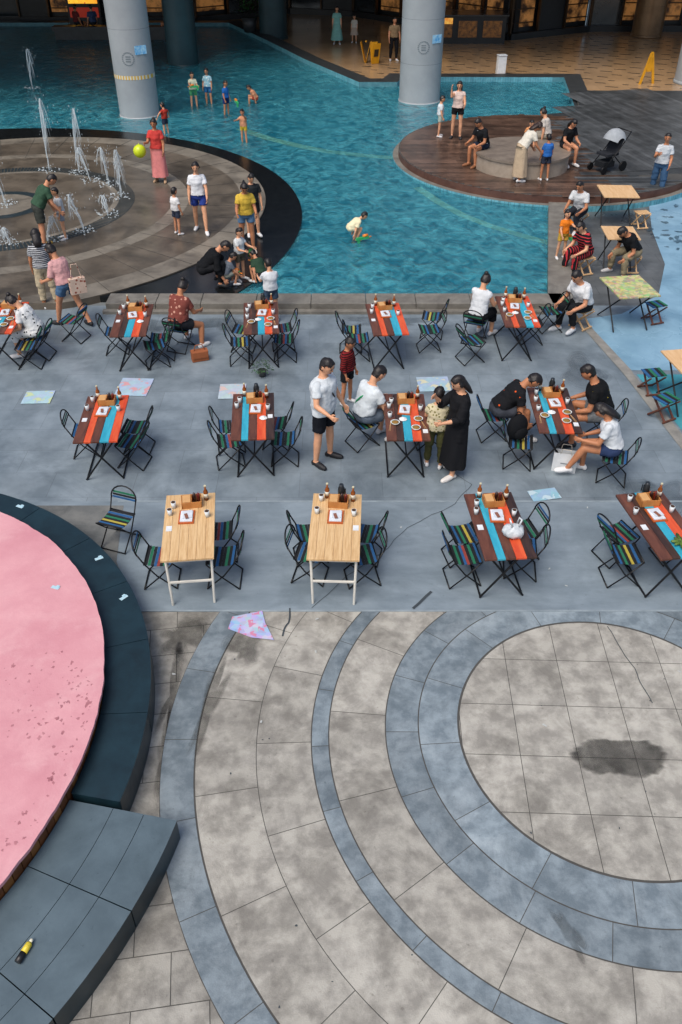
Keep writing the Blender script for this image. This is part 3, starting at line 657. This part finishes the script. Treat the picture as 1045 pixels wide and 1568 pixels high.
# ------------------------------------------------------------------ people
SKIN=['#c98e6c','#d9a27f','#b97d5a']
mEye=plain('#120c0a',.2); mLip=plain('#8f3f3a',.5)
dg=bpy.context.evaluated_depsgraph_get
def person(name,x,y,hd,H=1.65,z=.02,sex='m',lean=0,hip=(2,-2),hab=(4,4),knee=(3,3),sh=(5,5),sab=(13,13),el=(14,14),ew=(.1,.1),nod=15,turn=0,
           top='#e8eaec',bot='#20242c',shoe='#d8d8d8',hair='#0d0a0a',sk=None,sl=.6,bl=.6,hs='short',skirt=None,rz=None,tp=None,bp=None,waist=.02,strap=None,vox=.0135,cap=None,fat=1.16):
    k=H/1.7; kid=H<1.35; sk=sk or random.choice(SKIN)
    hs_=k*1.03 if not kid else k*(1+(1.7-H)*.42)
    U=V3((0,math.sin(R(lean)),math.cos(R(lean)))); F=V3((0,math.cos(R(lean)),-math.sin(R(lean)))); S=V3((1,0,0))
    Lg=[]
    for i,s in ((0,-1),(1,1)):
        a,ab,kn=R(hip[i]),R(hab[i]),R(knee[i]); h=V3((s*.092,0,0))*k
        kneeP=h+V3((s*math.sin(ab),math.sin(a)*math.cos(ab),-math.cos(a)*math.cos(ab)))*.42*k
        d2=V3((s*math.sin(ab)*.4,math.sin(a-kn),-math.cos(a-kn))).normalized(); ank=kneeP+d2*.41*k
        Lg.append((h,kneeP,ank,d2))
    if rz is None: rz=-min(l[2].z for l in Lg)+.075*k
    O=V3((0,0,rz))
    sw=.172 if sex=='m' else .150
    if kid: sw=.148
    sp=lambda t:O+U*t*k
    bld=MB(); mm=mBlk
    w_=fat if sex=='m' else .96*fat*.98; hp=1.04 if sex=='m' else 1.1
    prof=[(-.1,.07,.07),(-.05,.145*hp,.11),(.02,.16*hp,.12*fat**.5),(.12,.14*w_,.105*w_),(.22,.135*w_,.105*w_),(.33,.155*w_,.115*w_),(.41,.165*w_,.105*w_),(.465,.13,.08),(.5,.062,.06),(.55,.052,.056),(.62,.05,.056)]
    bld.ring([(sp(t),S*a*k,F*b*k) for t,a,b in prof],mm,16)
    segs=[('torso',sp(-.05),sp(.44),.14*k,.14*k),('neck',sp(.5),sp(.6),.052*k,.05*k)]
    tips=[]; lf=1.06 if not kid else 1.0
    for i,s in ((0,-1),(1,1)):
        h,kp,an,d2=[v+O if j<3 else v for j,v in enumerate(Lg[i])]
        bld.tube([h,h.lerp(kp,.5),kp],[.086*k*lf,.073*k*lf,.054*k*lf],mm,12,dome=True)
        bld.tube([kp,kp.lerp(an,.3),an],[.054*k*lf,.056*k*lf,.036*k],mm,12,dome=True)
        fz=max(an.z-.045*k, .03*k)
        fw=V3((s*.22,1,0)).normalized()
        if an.z>.16*k and knee[i]>30 and hip[i]<40: fw=(V3((0,.3,-1)))
        heel=V3((an.x,an.y,fz))-fw*.045*k; toe=heel+fw*.215*k
        heel.z=max(heel.z,.035*k); toe.z=max(toe.z-.012*k,.026*k)
        bld.tube([an,heel.lerp(toe,.3)+V3((0,0,.012*k)),heel.lerp(toe,.75),toe],[.038*k,.044*k,.044*k,.032*k],mm,10,dome=True)
        bld.tube([an,heel],[.036*k,.036*k],mm,10,dome=True)
        segs+= [('thigh',h,kp,.083*k,.052*k),('shank',kp,an,.053*k,.034*k),('foot',heel,toe,.042*k,.035*k)]
        sj=sp(.425)+S*s*sw*k; a,ab=R(sh[i]),R(sab[i])
        loc=lambda vx,vy,vz: S*vx+F*vy+U*vz
        d1=loc(s*math.sin(ab),math.sin(a)*math.cos(ab),-math.cos(a)*math.cos(ab)).normalized()
        ej=sj+d1*.275*k; a2=a+R(el[i])
        dd=loc(s*math.sin(ab)*.6-s*ew[i],math.sin(a2),-math.cos(a2)).normalized(); wj=ej+dd*.235*k
        bld.tube([sj,sj.lerp(ej,.5),ej],[.056*k,.049*k,.040*k],mm,10,dome=True)
        bld.tube([ej,ej.lerp(wj,.35),wj],[.040*k,.039*k,.026*k],mm,10,dome=True)
        Nn=(-S*s-dd*(-S*s).dot(dd)).normalized(); A=Nn.cross(dd)
        if A.dot(F)<0: A=-A
        pe=wj+dd*.085*k
        bld.ring([(wj-dd*.01*k,A*.024*k,Nn*.02*k),(wj+dd*.03*k,A*.036*k,Nn*.017*k),(pe-dd*.01*k,A*.042*k,Nn*.016*k),(pe+dd*.006*k,A*.034*k,Nn*.010*k)],mm,10)
        segs+=[('uarm',sj,ej,.052*k,.038*k),('farm',ej,wj,.038*k,.025*k),('hand',wj,pe,.04*k,.04*k)]
        tips.append((wj,pe,dd,A,Nn))
    Rn=Matrix.Rotation(R(-turn),3,U)@Matrix.Rotation(-R(nod),3,'X')
    hu=Rn@U; hf=Rn@F; hx=Rn@S
    hc=sp(.585)+hu*.10*hs_+hf*.015*hs_
    q=hs_
    bld.ell(hc,hx*.078*q,hf*.097*q,hu*.105*q,mm,16,12)
    bld.ell(hc+hf*.03*q-hu*.055*q,hx*.052*q,hf*.062*q,hu*.06*q,mm,12,8)
    bld.ell(hc+hf*.098*q-hu*.02*q,hx*.013*q,hf*.016*q,hu*.022*q,mm,8,6)
    for s in (-1,1): bld.ell(hc+hx*s*.078*q-hf*.008*q-hu*.015*q,hx*.012*q,hf*.018*q,hu*.028*q,mm,8,6)
    tmp=bld.mesh('tmp'); to=bpy.data.objects.new('tmp',tmp); COL.objects.link(to)
    rm=to.modifiers.new('r','REMESH'); rm.mode='VOXEL'; rm.voxel_size=vox; rm.adaptivity=0
    sm=to.modifiers.new('s','SMOOTH'); sm.factor=.5; sm.iterations=2
    ev=to.evaluated_get(dg()); me=ev.to_mesh()
    n=len(me.vertices); P=np.empty(n*3); me.vertices.foreach_get('co',P); P=P.reshape(-1,3)
    NN=np.array([v.normal[:] for v in me.vertices]); faces=[tuple(p.vertices) for p in me.polygons]
    ev.to_mesh_clear(); bpy.data.objects.remove(to); bpy.data.meshes.remove(tmp)
    D=[];T=[]
    for _,p0,p1,r0,r1 in segs:
        p0=np.array(p0);p1=np.array(p1);d=p1-p0; t=np.clip(((P-p0)@d)/(d@d),0,1)
        D.append(np.linalg.norm(P-(p0+t[:,None]*d),axis=1)/(r0+(r1-r0)*t)); T.append(t)
    hcn=np.array(hc); rel=P-hcn; lx=rel@np.array(hx)/(.078*q); ly=rel@np.array(hf)/(.097*q); lz=rel@np.array(hu)/(.105*q)
    dh=np.sqrt(lx**2+ly**2+(lz)**2)/1.08
    jaw=np.linalg.norm(rel+np.array(hu)*.05*q-np.array(hf)*.03*q,axis=1)/(.062*q)
    D.append(np.minimum(dh,jaw)); T.append(np.zeros(n))
    names=[s[0] for s in segs]+['head']
    lab=np.argmin(np.array(D),axis=0); T=np.array(T); t=T[lab,np.arange(n)]
    hgt=((P-np.array(O))@np.array(U))/k
    code=np.zeros(n,int); off=np.zeros(n)
    seatish=(hip[0]+hip[1])/2>50
    for li,nm in enumerate(names):
        mk=lab==li; tt=T[li]
        if nm=='torso':
            up=mk&(hgt>waist)&(hgt<.488); code[up]=2; off[up]=.014+.012*np.clip((.40-hgt[up])/.3,0,1)
            lo_=mk&(hgt<=waist); code[lo_]=3; off[lo_]=.010
        elif nm=='uarm': c=mk&(tt<sl); code[c]=2; off[c]=.009+.024*tt[c]
        elif nm=='farm': c=mk&(tt<sl-1); code[c]=2; off[c]=.012
        elif nm=='thigh':
            c=mk&(tt<bl); code[c]=3; off[c]=.012+.022*tt[c]
            if not seatish:
                c=mk&(hgt>waist); code[c]=2; off[c]=.024
        elif nm=='shank': c=mk&(tt<bl-1); code[c]=3; off[c]=.018
        elif nm=='foot' and shoe: code[mk]=4; off[mk]=.005
        elif nm=='head' and hs!='bald':
            hm=mk&(((lz>.42)&(ly<.72))|((ly<.12)&(lz>-.55))|((ly<-.25)&(lz>-.8))|(lz>.75))&~((abs(lx)>.85)&(lz<.1)&(ly>-.3)&(hs=='short'))
            code[hm]=1; off[hm]=.013
    wr=np.array([noise.noise(V3(p)*13)*.012+noise.noise(V3(p)*32)*.005 for p in P]); wr=np.where((code>=1)&(code<4),wr,0)
    P=P+NN*(off*k**.5+wr)[:,None]
    mats=[M('skin_'+sk,sk,scale=12,rough=.5,spec=.3),M('hair_'+hair,hair,'#1e1716',scale=30,rough=.45,bump=.4,bscale=120),cloth(top,tp[:3] if tp else None,tp[3] if tp else None),cloth(bot,bp[:3] if bp else None,bp[3] if bp else None),plain(shoe or '#222222',.6)]
    ob=MB(); ob.mats=list(mats)
    fc=np.array([sorted(code[list(f)])[len(f)//2] for f in faces])
    ob.v=[tuple(p) for p in P]; ob.f=faces; ob.m=fc.tolist(); ob.sm=[True]*len(faces)
    ms,mh,mt,mb,_=mats
    for s in (-1,1):
        ob.ell(hc+hx*s*.03*q+hf*.088*q+hu*.008*q,hx*.014*q,hf*.008*q,hu*.007*q,mEye,8,6)
        ob.tube([hc+hx*s*.018*q+hf*.094*q+hu*.028*q,hc+hx*s*.045*q+hf*.084*q+hu*.03*q],.0035*q,mh,5)
    ob.ell(hc+hf*.092*q-hu*.058*q,hx*.02*q,hf*.008*q,hu*.006*q,mLip,8,6)
    for wj,pe,dd,A,Nn in tips:
        for j,(o_,ln) in enumerate(((.03,.068),(.011,.076),(-.009,.071),(-.028,.056))):
            b0=pe-dd*.012*k+A*o_*k; b1=b0+(dd*.95+Nn*.25+A*o_*1.5).normalized()*ln*.5*k; b2=b1+(dd*.7+Nn*.7).normalized()*ln*.5*k
            ob.tube([b0,b1,b2],[.0095*k,.0088*k,.0065*k],ms,6,dome=False)
        b0=wj+dd*.028*k+A*.026*k; b1=b0+(dd*.7+A*.75+Nn*.2).normalized()*.035*k; b2=b1+(dd*.95+Nn*.35+A*.2).normalized()*.03*k
        ob.tube([b0,b1,b2],[.012*k,.0105*k,.008*k],ms,6)
    if skirt:
        ln,fl=skirt; nn=32; vs=[];fs=[]; z0=rz+.04*k
        for j in range(9):
            u=j/8; zz=z0-ln*k*u; 
            for i in range(nn):
                a=2*math.pi*i/nn; rx=(.178+(fl)*u**.8)*k+.018*u*math.cos(a*7+j*.2); ry=(.14+fl*.9*u**.8)*k+.018*u*math.cos(a*5+1)
                vs.append((rx*math.cos(a),ry*math.sin(a)+.02*u,zz))
        for j in range(8):
            for i in range(nn): fs.append((j*nn+i,j*nn+(i+1)%nn,(j+1)*nn+(i+1)%nn,(j+1)*nn+i))
        fs.append(tuple(range(nn))); ob.add(vs,fs,mb,True)
    if hs=='long':
        ob.ring([(hc+hu*.05*q-hf*.03*q,hx*.07*q,hf*.07*q),(hc-hf*.055*q-hu*.05*q,hx*.086*q,hf*.058*q),(hc-hf*.075*q-hu*.15*q,hx*.09*q,hf*.045*q),(hc-hf*.085*q-hu*.26*q,hx*.062*q,hf*.028*q)],mh,12)
    if hs=='pony': ob.tube([hc-hf*.09*q+hu*.03*q,hc-hf*.15*q,hc-hf*.15*q-hu*.12*q,hc-hf*.13*q-hu*.2*q],[.02*q,.03*q,.026*q,.008*q],mh,8,dome=True)
    if hs=='bun': ob.ell(hc-hf*.08*q+hu*.09*q,hx*.042*q,hf*.042*q,hu*.04*q,mh,10,8)
    if cap: 
        cm=cloth(cap); ob.ell(hc+hu*.045*q,hx*.088*q,hf*.105*q,hu*.078*q,cm,16,8); ob.ell(hc+hu*.045*q+hf*.1*q,hx*.07*q,hf*.07*q,hu*.01*q,cm,12,6)
    if strap:
        pts=[]
        for i in range(15):
            a=2*math.pi*i/14; hgt_=.25+.19*math.cos(a)
            pts.append(sp(hgt_)+S*math.cos(a)*.14*k+F*math.sin(a)*.163*k)
        ob.tube(pts,.014,plain(strap),6)
    return ob.obj(name,(x,y,z),hd)
seat=dict(hip=(84,84),knee=(86,86),rz=.53)
arms_f=dict(sh=(35,40),el=(60,55),ew=(.3,.3))
# --- terrace
person('standing_man',-.25,10.5,-120,1.76,top='#cdd5da',bot='#11151d',shoe='#15151a',bl=.75,strap='#15171a',sh=(10,15),el=(20,60),nod=28,sab=(18,26),waist=-.05,hab=(6,6),fat=1.36)
ch(.33,10.98,-60,0); person('seated_man',.33,10.98,-60,1.74,top='#d0d8dc',bot='#5e6a78',lean=18,strap='#2b9a62',nod=30,fat=1.28,**seat,**arms_f)
person('standing_child',.1,12.2,-120,1.2,top='#7c1f22',bot='#16181c',tp=('sz',9,.6,'#14090a'),sl=1.6,nod=25)
person('standing_woman',1.66,10.2,110,1.66,sex='f',top='#15161a',bot='#15161a',shoe='#d8d4cf',skirt=(.74,.06),sl=1.5,hs='long',nod=30,sh=(20,45),el=(60,95),ew=(.4,.5),hip=(8,-6))
person('standing_child',1.38,10.38,-10,1.3,top='#d0c6a4',bot='#4a4a2c',tp=('floral',22,.32,'#77703f'),bl=1.85,shoe='#e8e8e8',waist=-.03,sh=(20,20),el=(60,40),nod=20)
ch(2.36,11.2,-85,2); person('seated_man',2.4,11.18,-88,1.74,top='#16171b',bot='#3b3f48',lean=42,nod=30,tp=('floral',9,.14,'#d2531e'),sh=(35,45),el=(35,30),ew=(.2,.2),**{**seat,'hip':(80,88)})
ch(4.05,11.1,80,0); person('seated_man',4.0,11.08,78,1.8,top='#101114',bot='#6b6e70',lean=25,nod=15,shoe='#23252a',tp=('floral',8,.1,'#d8c23a'),fat=1.3,**{**seat,'hab':(16,16)},**arms_f)
ch(3.95,10.05,72,1); person('seated_woman',3.9,10.08,74,1.64,sex='f',top='#cdd3d8',bot='#2b3a5c',shoe='#e4e4e4',bl=.45,lean=20,hs='long',nod=35,hip=(88,82),knee=(62,86),rz=.53,sh=(40,30),el=(70,60),ew=(.3,.3))
b=MB(); 
for s in (-1,1): b.box((0,s*.06,.16),(.34,.004,.32),plain('#d8dcde')); 
for s in (-1,1): b.box((s*.17,0,.16),(.004,.12,.32),plain('#cfd4d6'))
b.box((0,0,.005),(.34,.12,.006),plain('#d8dcde')); b.box((.02,-.063,.15),(.16,.003,.02),plain('#888c90'))
for s in (-1,1): b.tube([(-.08,s*.062,.31),(-.06,s*.07,.4),(.06,s*.07,.4),(.08,s*.062,.31)],.005,plain('#d8d0c0'),6)
b.obj('paper_shopping_bag',(3.3,10.28,.02),-14)
b=MB(); kb=cloth('#101216'); b.sph((0,0,.2),(.17,.12,.21),kb,14,10); b.sph((0,-.1,.14),(.12,.05,.1),kb,12,8); b.tube([(-.06,.02,.4),(0,.02,.45),(.06,.02,.4)],.01,kb,6); b.obj('backpack',(2.58,10.5,.43),30)
b=MB(); wb=M('white_plastic_bag','#cfd5d8','#b2babf',scale=20,rough=.35,bump=.6,bscale=25)
rg=[]
for j in range(9):
    u=j/8; rr_=(.13*math.sin(math.pi*min(1,u*.75+.18))**.7)*(1-.55*max(0,u-.6)/.4); ring=[]
    for i in range(24):
        a=2*math.pi*i/24; q=1+.25*noise.noise(V3((math.cos(a)*2,math.sin(a)*2,u*3))); ring.append(V3((rr_*q*math.cos(a),rr_*.85*q*math.sin(a),.17*u+.01*math.cos(a*3))))
    rg.append(ring)
b.add([p for r_ in rg for p in r_],[(j*24+i,j*24+(i+1)%24,(j+1)*24+(i+1)%24,(j+1)*24+i) for j in range(8) for i in range(24)]+[tuple(8*24+i for i in range(24))],wb,True)
for s in (-1,1): b.tube([(s*.04,-.03,.16),(s*.07,-.02,.24),(s*.06,.03,.24),(s*.04,.03,.16)],.012,wb,6)
b.obj('plastic_bag',(2.07,7.83,.77),10)
b=MB(); gb=M('green_snack','#5d7a2c','#2e3a14',scale=12,rough=.4)
for i in range(12): a=i*2.4; l=random.uniform(.05,.09); b.ell((.012*i*math.cos(a)*.6,.012*i*math.sin(a)*.6,.03+.002*i),V3((math.cos(a),math.sin(a),0))*l,V3((-math.sin(a),math.cos(a),0))*.022,V3((0,0,.02)),gb,8,6)
b.obj('vegetable_bunch',(4.02,7.66,.77),20)
# row 1
ch(-2.96,14.2,-20,1); person('seated_woman',-2.96,14.18,-30,1.68,sex='f',top='#7a4038',tp=('floral',14,.3,'#b98a78'),bot='#22242a',bl=.5,lean=18,nod=30,hs='bun',fat=1.35,**{**seat,'hip':(84,70),'hab':(8,20)},**arms_f)
b=MB(); bb=cloth('#9a5c3c'); b.box((0,0,.1),(.3,.14,.19),bb); b.box((0,-.075,.13),(.28,.02,.12),bb); b.tube([(-.1,0,.19),(-.06,0,.3),(.06,0,.3),(.1,0,.19)],.01,bb,6); b.obj('handbag',(-2.55,13.75,.02),20,bevel=.03)
ch(2.5,14.5,-25,1); person('seated_woman',2.52,14.5,-35,1.64,sex='f',top='#d3d7da',bot='#15171b',lean=12,nod=25,hs='bun',sl=.15,bl=1.5,**seat,**arms_f)
ch(-5.45,13.9,85,0); person('seated_woman',-5.42,13.88,82,1.62,sex='f',top='#d6d8d8',bot='#d6d8d8',tp=('dots',14,.22,'#16181a'),bp=('dots',14,.22,'#16181a'),bl=1.4,lean=28,nod=30,hs='bun',fat=1.2,**seat,**arms_f)
person('walking_woman',-5.2,15.2,60,1.66,sex='f',top='#cf9e9e',bot='#4a6a8c',bl=.5,lean=14,hip=(22,-18),knee=(8,10),shoe='#1c1c20',hs='bun',nod=25,sh=(20,30),el=(60,50),fat=1.25,sl=.9)
person('standing_woman',-5.85,16.0,20,1.6,sex='f',z=.02,top='#bfc2c6',tp=('sz',9,.5,'#23262b'),bot='#bbac90',bl=1.7,hs='long',nod=25)
person('standing_boy',-1.35,15.35,20,1.25,top='#d2d6da',bot='#38485c',nod=30,sh=(35,40),el=(60,60))
b=MB(); tb=cloth('#d3b9a6',('floral',14,.3),'#8c4a3c'); b.box((0,0,.14),(.3,.1,.3),tb); b.tube([(-.1,0,.28),(-.05,0,.55),(.05,0,.55),(.1,0,.28)],.01,tb,6); b.obj('tote_bag',(-4.95,15.12,.72),30,bevel=.03)
# --- pool edge group
FZ=.17
person('crouching_man',-2.85,16.75,-80,1.7,z=FZ,top='#101216',bot='#14161a',bl=1.9,sl=1.6,lean=45,hip=(112,105),knee=(125,115),nod=20,sh=(45,45),el=(30,30),shoe='#202226')
person('crouching_child',-2.4,16.75,-60,1.05,z=FZ,top='#5d6570',bot='#7c8078',lean=25,hip=(105,105),knee=(120,120),nod=25,sh=(60,50),el=(20,20))
person('standing_boy',-2.1,17.05,-120,1.1,z=FZ,top='#cfd2d2',bot='#5a5548',nod=20,sh=(40,30),el=(40,60))
person('crouching_child',-1.65,16.9,40,1.15,z=.14,top='#2d4636',bot='#23262a',lean=35,hip=(110,110),knee=(125,125),nod=25,cap='#2d6a3c')
person('standing_woman',-2.1,18.7,-170,1.6,z=.165,sex='f',top='#cfae44',bot='#587898',bl=.45,hs='pony',nod=35,lean=8,sh=(20,25),el=(60,60),shoe='#c8b8a8')
person('standing_boy',-2.05,19.7,-160,1.45,z=.165,top='#23272b',bot='#1c1f24',nod=30)
person('standing_woman',-3.32,20.0,-175,1.62,z=FZ,sex='f',top='#d8dbe0',bot='#2a3f8a',bl=.55,hs='pony',hip=(16,-12),nod=15,sh=(25,8),shoe='#e8e8e8')
person('standing_boy',-3.85,19.8,-40,1.05,z=FZ,top='#d6d6d6',bot='#30384a',nod=5)
person('standing_woman',-4.95,23.9,175,1.62,z=FZ,sex='f',top='#c4413c',bot='#e08a88',skirt=(.78,.05),hs='bun',nod=15,sh=(10,30),el=(20,70),shoe='#b89878')
b=MB(); yb=plain('#c8d822',.35); b.sph((0,0,0),.17,yb,20,14); b.tube([(0,0,.16),(0,0,.2)],[.02,.008],yb,6); b.obj('yellow_ball',(-5.38,23.7,1.02))
person('bending_man',-6.75,18.95,-60,1.72,z=FZ,top='#35513f',bot='#3a3e3a',bl=.75,lean=35,nod=20,sh=(40,45),el=(20,25),shoe='#caa24a')
person('standing_child',-6.45,19.5,120,1.15,z=FZ,top='#cfd3d6',bot='#8a93a0',nod=10)
# in water
WZ=.02
person('wading_child',-5.3,33.1,-160,1.2,z=WZ,top='#d9dcc0',bot='#4d9a6a',shoe=None,vox=.016,sh=(30,60),el=(60,30))
person('wading_child',-4.82,33.5,170,1.25,z=WZ,top='#9fc9d6',bot='#2f6aa0',shoe=None,vox=.016,tp=('floral',14,.3,'#e7e7df'))
person('wading_child',-4.0,31.9,-120,1.15,z=WZ,top='#1f5fa8',bot='#1c2c60',shoe=None,vox=.016)
person('wading_child',-3.1,33.6,100,1.1,z=WZ,top='#c58a68',bot='#a34a3a',shoe=None,sk='#c98e6c',hip=(100,110),knee=(100,115),lean=30,rz=.25,vox=.016)
person('wading_boy',-3.05,28.2,160,1.05,z=WZ,top='#c98e6c',bot='#d6b23a',sk='#c98e6c',shoe=None,sh=(110,70),el=(20,30),bl=.4,sl=0,vox=.015)
person('wading_child',-5.7,29.3,60,1.0,z=WZ,top='#b0382c',bot='#30384a',shoe=None,sab=(70,60),vox=.016)
person('bending_child',.2,19.5,-70,1.05,z=WZ,top='#e0d8b4',bot='#e0d8b4',bl=.35,sl=0.9,lean=55,hip=(60,85),knee=(85,110),shoe=None,nod=0,sh=(30,20),el=(15,15))
b=MB(); gg=plain('#39b46a',.35); og=plain('#f08a2a',.4)
b.box((0,0,0),(.05,.34,.06),gg); b.box((0,-.1,-.06),(.04,.06,.12),gg); b.tube([(0,.02,.05),(0,.14,.05)],.035,og,8); b.tube([(0,.17,0),(0,.24,0)],.015,og,8); GUN=b.mesh('gun')
for x,y,z,rz in [(.5,19.45,.2,-60),(-2.25,16.95,.4,-120),(-1.75,17.2,.5,60),(-5.2,32.9,.8,100),(-3.2,28.1,1.3,20),(5.05,18.3,.6,20)]: place('toy_water_gun',GUN,(x,y,z),rz)
# --- deck
DZ=.353
person('standing_woman',3.55,27.7,170,1.62,z=DZ,sex='f',top='#d8c2b8',bot='#17181c',bl=.4,sl=.2,hs='long',nod=15,vox=.015,sh=(20,80),el=(60,90),shoe='#2a2a2c')
person('standing_child',3.05,27.9,-90,1.15,z=DZ,top='#cfd8dc',bot='#a8b8b0',vox=.015)
person('seated_man',4.0,24.9,125,1.7,z=DZ,top='#15171b',bot='#1b2436',lean=22,nod=20,shoe='#8a5a3a',tp=('floral',8,.12,'#c8ccd0'),**seat,**arms_f)
person('bending_woman',4.75,23.35,-70,1.62,z=DZ,sex='f',top='#d2cdc0',bot='#bba68c',skirt=(.8,.07),lean=38,nod=20,hs='long',sh=(50,50),el=(30,30),hair='#3a2418')
person('standing_boy',5.45,23.4,10,1.15,z=DZ,top='#2c66b0',bot='#2a3040',nod=15,sl=.6)
person('seated_woman',6.3,25.0,200,1.62,z=DZ,sex='f',top='#16171b',bot='#1d1f24',bl=.35,lean=18,hs='long',nod=25,**seat,**arms_f)
person('seated_woman',5.95,25.9,60,1.6,z=DZ,sex='f',top='#bfb8b0',bot='#8a8478',bl=1.6,lean=15,hs='bun',**seat)
person('seated_child',5.3,25.3,190,1.05,z=DZ+.28,top='#c98a5a',bot='#5a6a5c',lean=10,hip=(85,85),knee=(80,80))
# stroller
b=MB(); gr=cloth('#9da3a8'); kk=mSteel
for s in (-1,1):
    b.tube([(s*.24,.35,.12),(s*.24,-.1,.55),(s*.24,-.45,1.0)],.014,kk,6); b.tube([(s*.24,-.35,.12),(s*.24,.1,.5)],.014,kk,6)
    for y,r in ((.35,.1),(-.35,.13)):
        b.ring([(V3((s*.26-.02,y,r)),V3((0,r,0)),V3((0,0,r))),(V3((s*.26+.02,y,r)),V3((0,r,0)),V3((0,0,r)))],kk,16)
b.tube([(-.24,-.45,1.0),(.24,-.45,1.0)],.016,kk,6)
b.box((0,.05,.45),(.42,.42,.06),cloth('#2a2d33')); b.box((0,-.18,.68),(.42,.06,.5),cloth('#2a2d33'),Matrix.Rotation(R(20),3,'X'))
rg=[]
for i in range(7):
    a=R(20+i*22); rg.append([V3((x_,-.12+.34*math.cos(a)*math.sqrt(max(0,1-(x_/.3)**2)),.72+.36*math.sin(a)*math.sqrt(max(0,1-(x_/.3)**2)))) for x_ in (-.27,-.22,-.12,0,.12,.22,.27)])
b.add([p for r_ in rg for p in r_],[(i*7+j,i*7+j+1,(i+1)*7+j+1,(i+1)*7+j) for i in range(6) for j in range(6)],gr,True)
b.box((0,.1,.2),(.36,.4,.14),cloth('#1e2125')); b.obj('baby_stroller',(7.35,24.3,.36),120)
person('standing_woman',8.4,23.0,160,1.64,sex='f',top='#c8ccd0',tp=('sz',10,.7,'#9aa2a8'),bot='#3a5878',bl=1.85,sh=(10,40),el=(40,80),ew=(.2,.5),shoe='#e4e4e4',nod=10,hip=(8,-5))
person('seated_man',5.8,20.6,140,1.66,top='#ccced0',bot='#20242c',bl=1.8,lean=22,nod=5,sk='#b97d5a',**{**seat,'rz':.48},**arms_f)
person('seated_woman',5.3,17.85,120,1.64,sex='f',top='#15161a',tp=('sz',5,.75,'#b5343a'),bot='#17181c',bp=('sy',5,.75,'#b5343a'),bl=1.8,lean=24,hs='bun',**{**seat,'rz':.48,'hip':(84,95)},**arms_f)
person('seated_man',6.35,17.85,115,1.7,top='#111317',bot='#857a62',bl=1.8,lean=38,nod=30,shoe='#b8b8b8',**{**seat,'rz':.48,'hab':(14,14)},**arms_f)
person('seated_man',4.63,15.1,120,1.76,top='#d2d4d6',bot='#15171b',bl=1.85,lean=24,nod=15,hip=(98,92),knee=(112,90),rz=.47,shoe='#c8ccd0',fat=1.3,**arms_f)
person('standing_child',4.85,18.2,-160,1.05,z=.2,top='#e07a20',bot='#c9a040',nod=10,sh=(60,20),el=(40,20))
# mall visitors
person('standing_woman',-.2,46.6,180,1.62,sex='f',top='#7fb8b0',bot='#7fb8b0',skirt=(.75,.12),hs='long',vox=.02)
person('standing_child',.65,47.0,170,1.2,sex='f',top='#c8c4b8',bot='#b8a898',skirt=(.45,.1),vox=.02)
person('standing_man',2.35,42.3,190,1.72,top='#8a7458',bot='#15161a',bl=1.9,vox=.02)
person('standing_man',3.2,44.5,100,1.7,top='#23262c',bot='#15161a',bl=1.9,vox=.02)
for x in (-13,-12.2,-11,-8.4): person('seated_person',x,47.5,random.uniform(0,360),1.65,z=.3,top=random.choice(['#3a4a6a','#8a8f94','#6a2a2a']),bot='#22242a',vox=.022,**{**seat})
b=MB(); b.box((-11.2,47.5,.58),(6,.6,.2),mCopeD); b.box((-11.2,47.5,.25),(5.8,.5,.46),mCopeD); b.obj('stone_bench')
def plant(x,y,z=.02,s=1):
    b=MB(); b.tube([(0,0,0),(0,0,.35*s)],[.16*s,.22*s],mCopeD,14); gl=[plain(h,.5) for h in ('#23401f','#315a2a','#16301a')]
    for i in range(160):
        a=random.random()*6.28; e=random.uniform(.1,1.3); l=random.uniform(.2,.55)*s; p=V3((math.cos(a)*math.cos(e),math.sin(a)*math.cos(e),math.sin(e)))
        q=V3((0,0,.35*s))+p*l; t=V3((-p.y,p.x,.1)).normalized()*.035*s; u=p*.12*s+V3((0,0,-.03))
        b.add([q,q+t+u*.5,q+u,q-t+u*.5],[(0,1,2,3)],random.choice(gl))
    b.obj('potted_plant',(x,y,z))
plant(-4.6,48.5,.28,1.8); plant(-1.38,13.15,.02,.35)
# ------------------------------------------------------------------ light
w=bpy.data.worlds.new('World'); scene.world=w; w.use_nodes=True
N=w.node_tree.nodes; L=w.node_tree.links; bg=N['Background']
sk=N.new('ShaderNodeTexSky'); sk.sky_type='NISHITA'; sk.sun_disc=False
el_,az=R(58),R(215)
sk.sun_elevation=el_; sk.sun_rotation=az; sk.dust_density=4; sk.air_density=1.0
L.new(sk.outputs[0],bg.inputs[0]); bg.inputs[1].default_value=.15
sv=V3((math.sin(az)*math.cos(el_),math.cos(az)*math.cos(el_),math.sin(el_)))
ld=bpy.data.lights.new('sun','SUN'); ld.energy=2.3; ld.angle=R(35); ld.color=(1,.95,.88)
lo=bpy.data.objects.new('sun',ld); COL.objects.link(lo); lo.rotation_euler=(-sv).to_track_quat('-Z','Y').to_euler()
cam=bpy.data.cameras.new('camera'); co=bpy.data.objects.new('camera',cam); COL.objects.link(co)
co.location=(0,0,7.2); co.rotation_euler=(R(52.2),0,0)
cam.sensor_fit='VERTICAL'; cam.sensor_height=36; cam.lens=29.62; cam.clip_end=600
scene.camera=co
scene.view_settings.view_transform='Standard'; scene.view_settings.look='None'; scene.view_settings.exposure=0
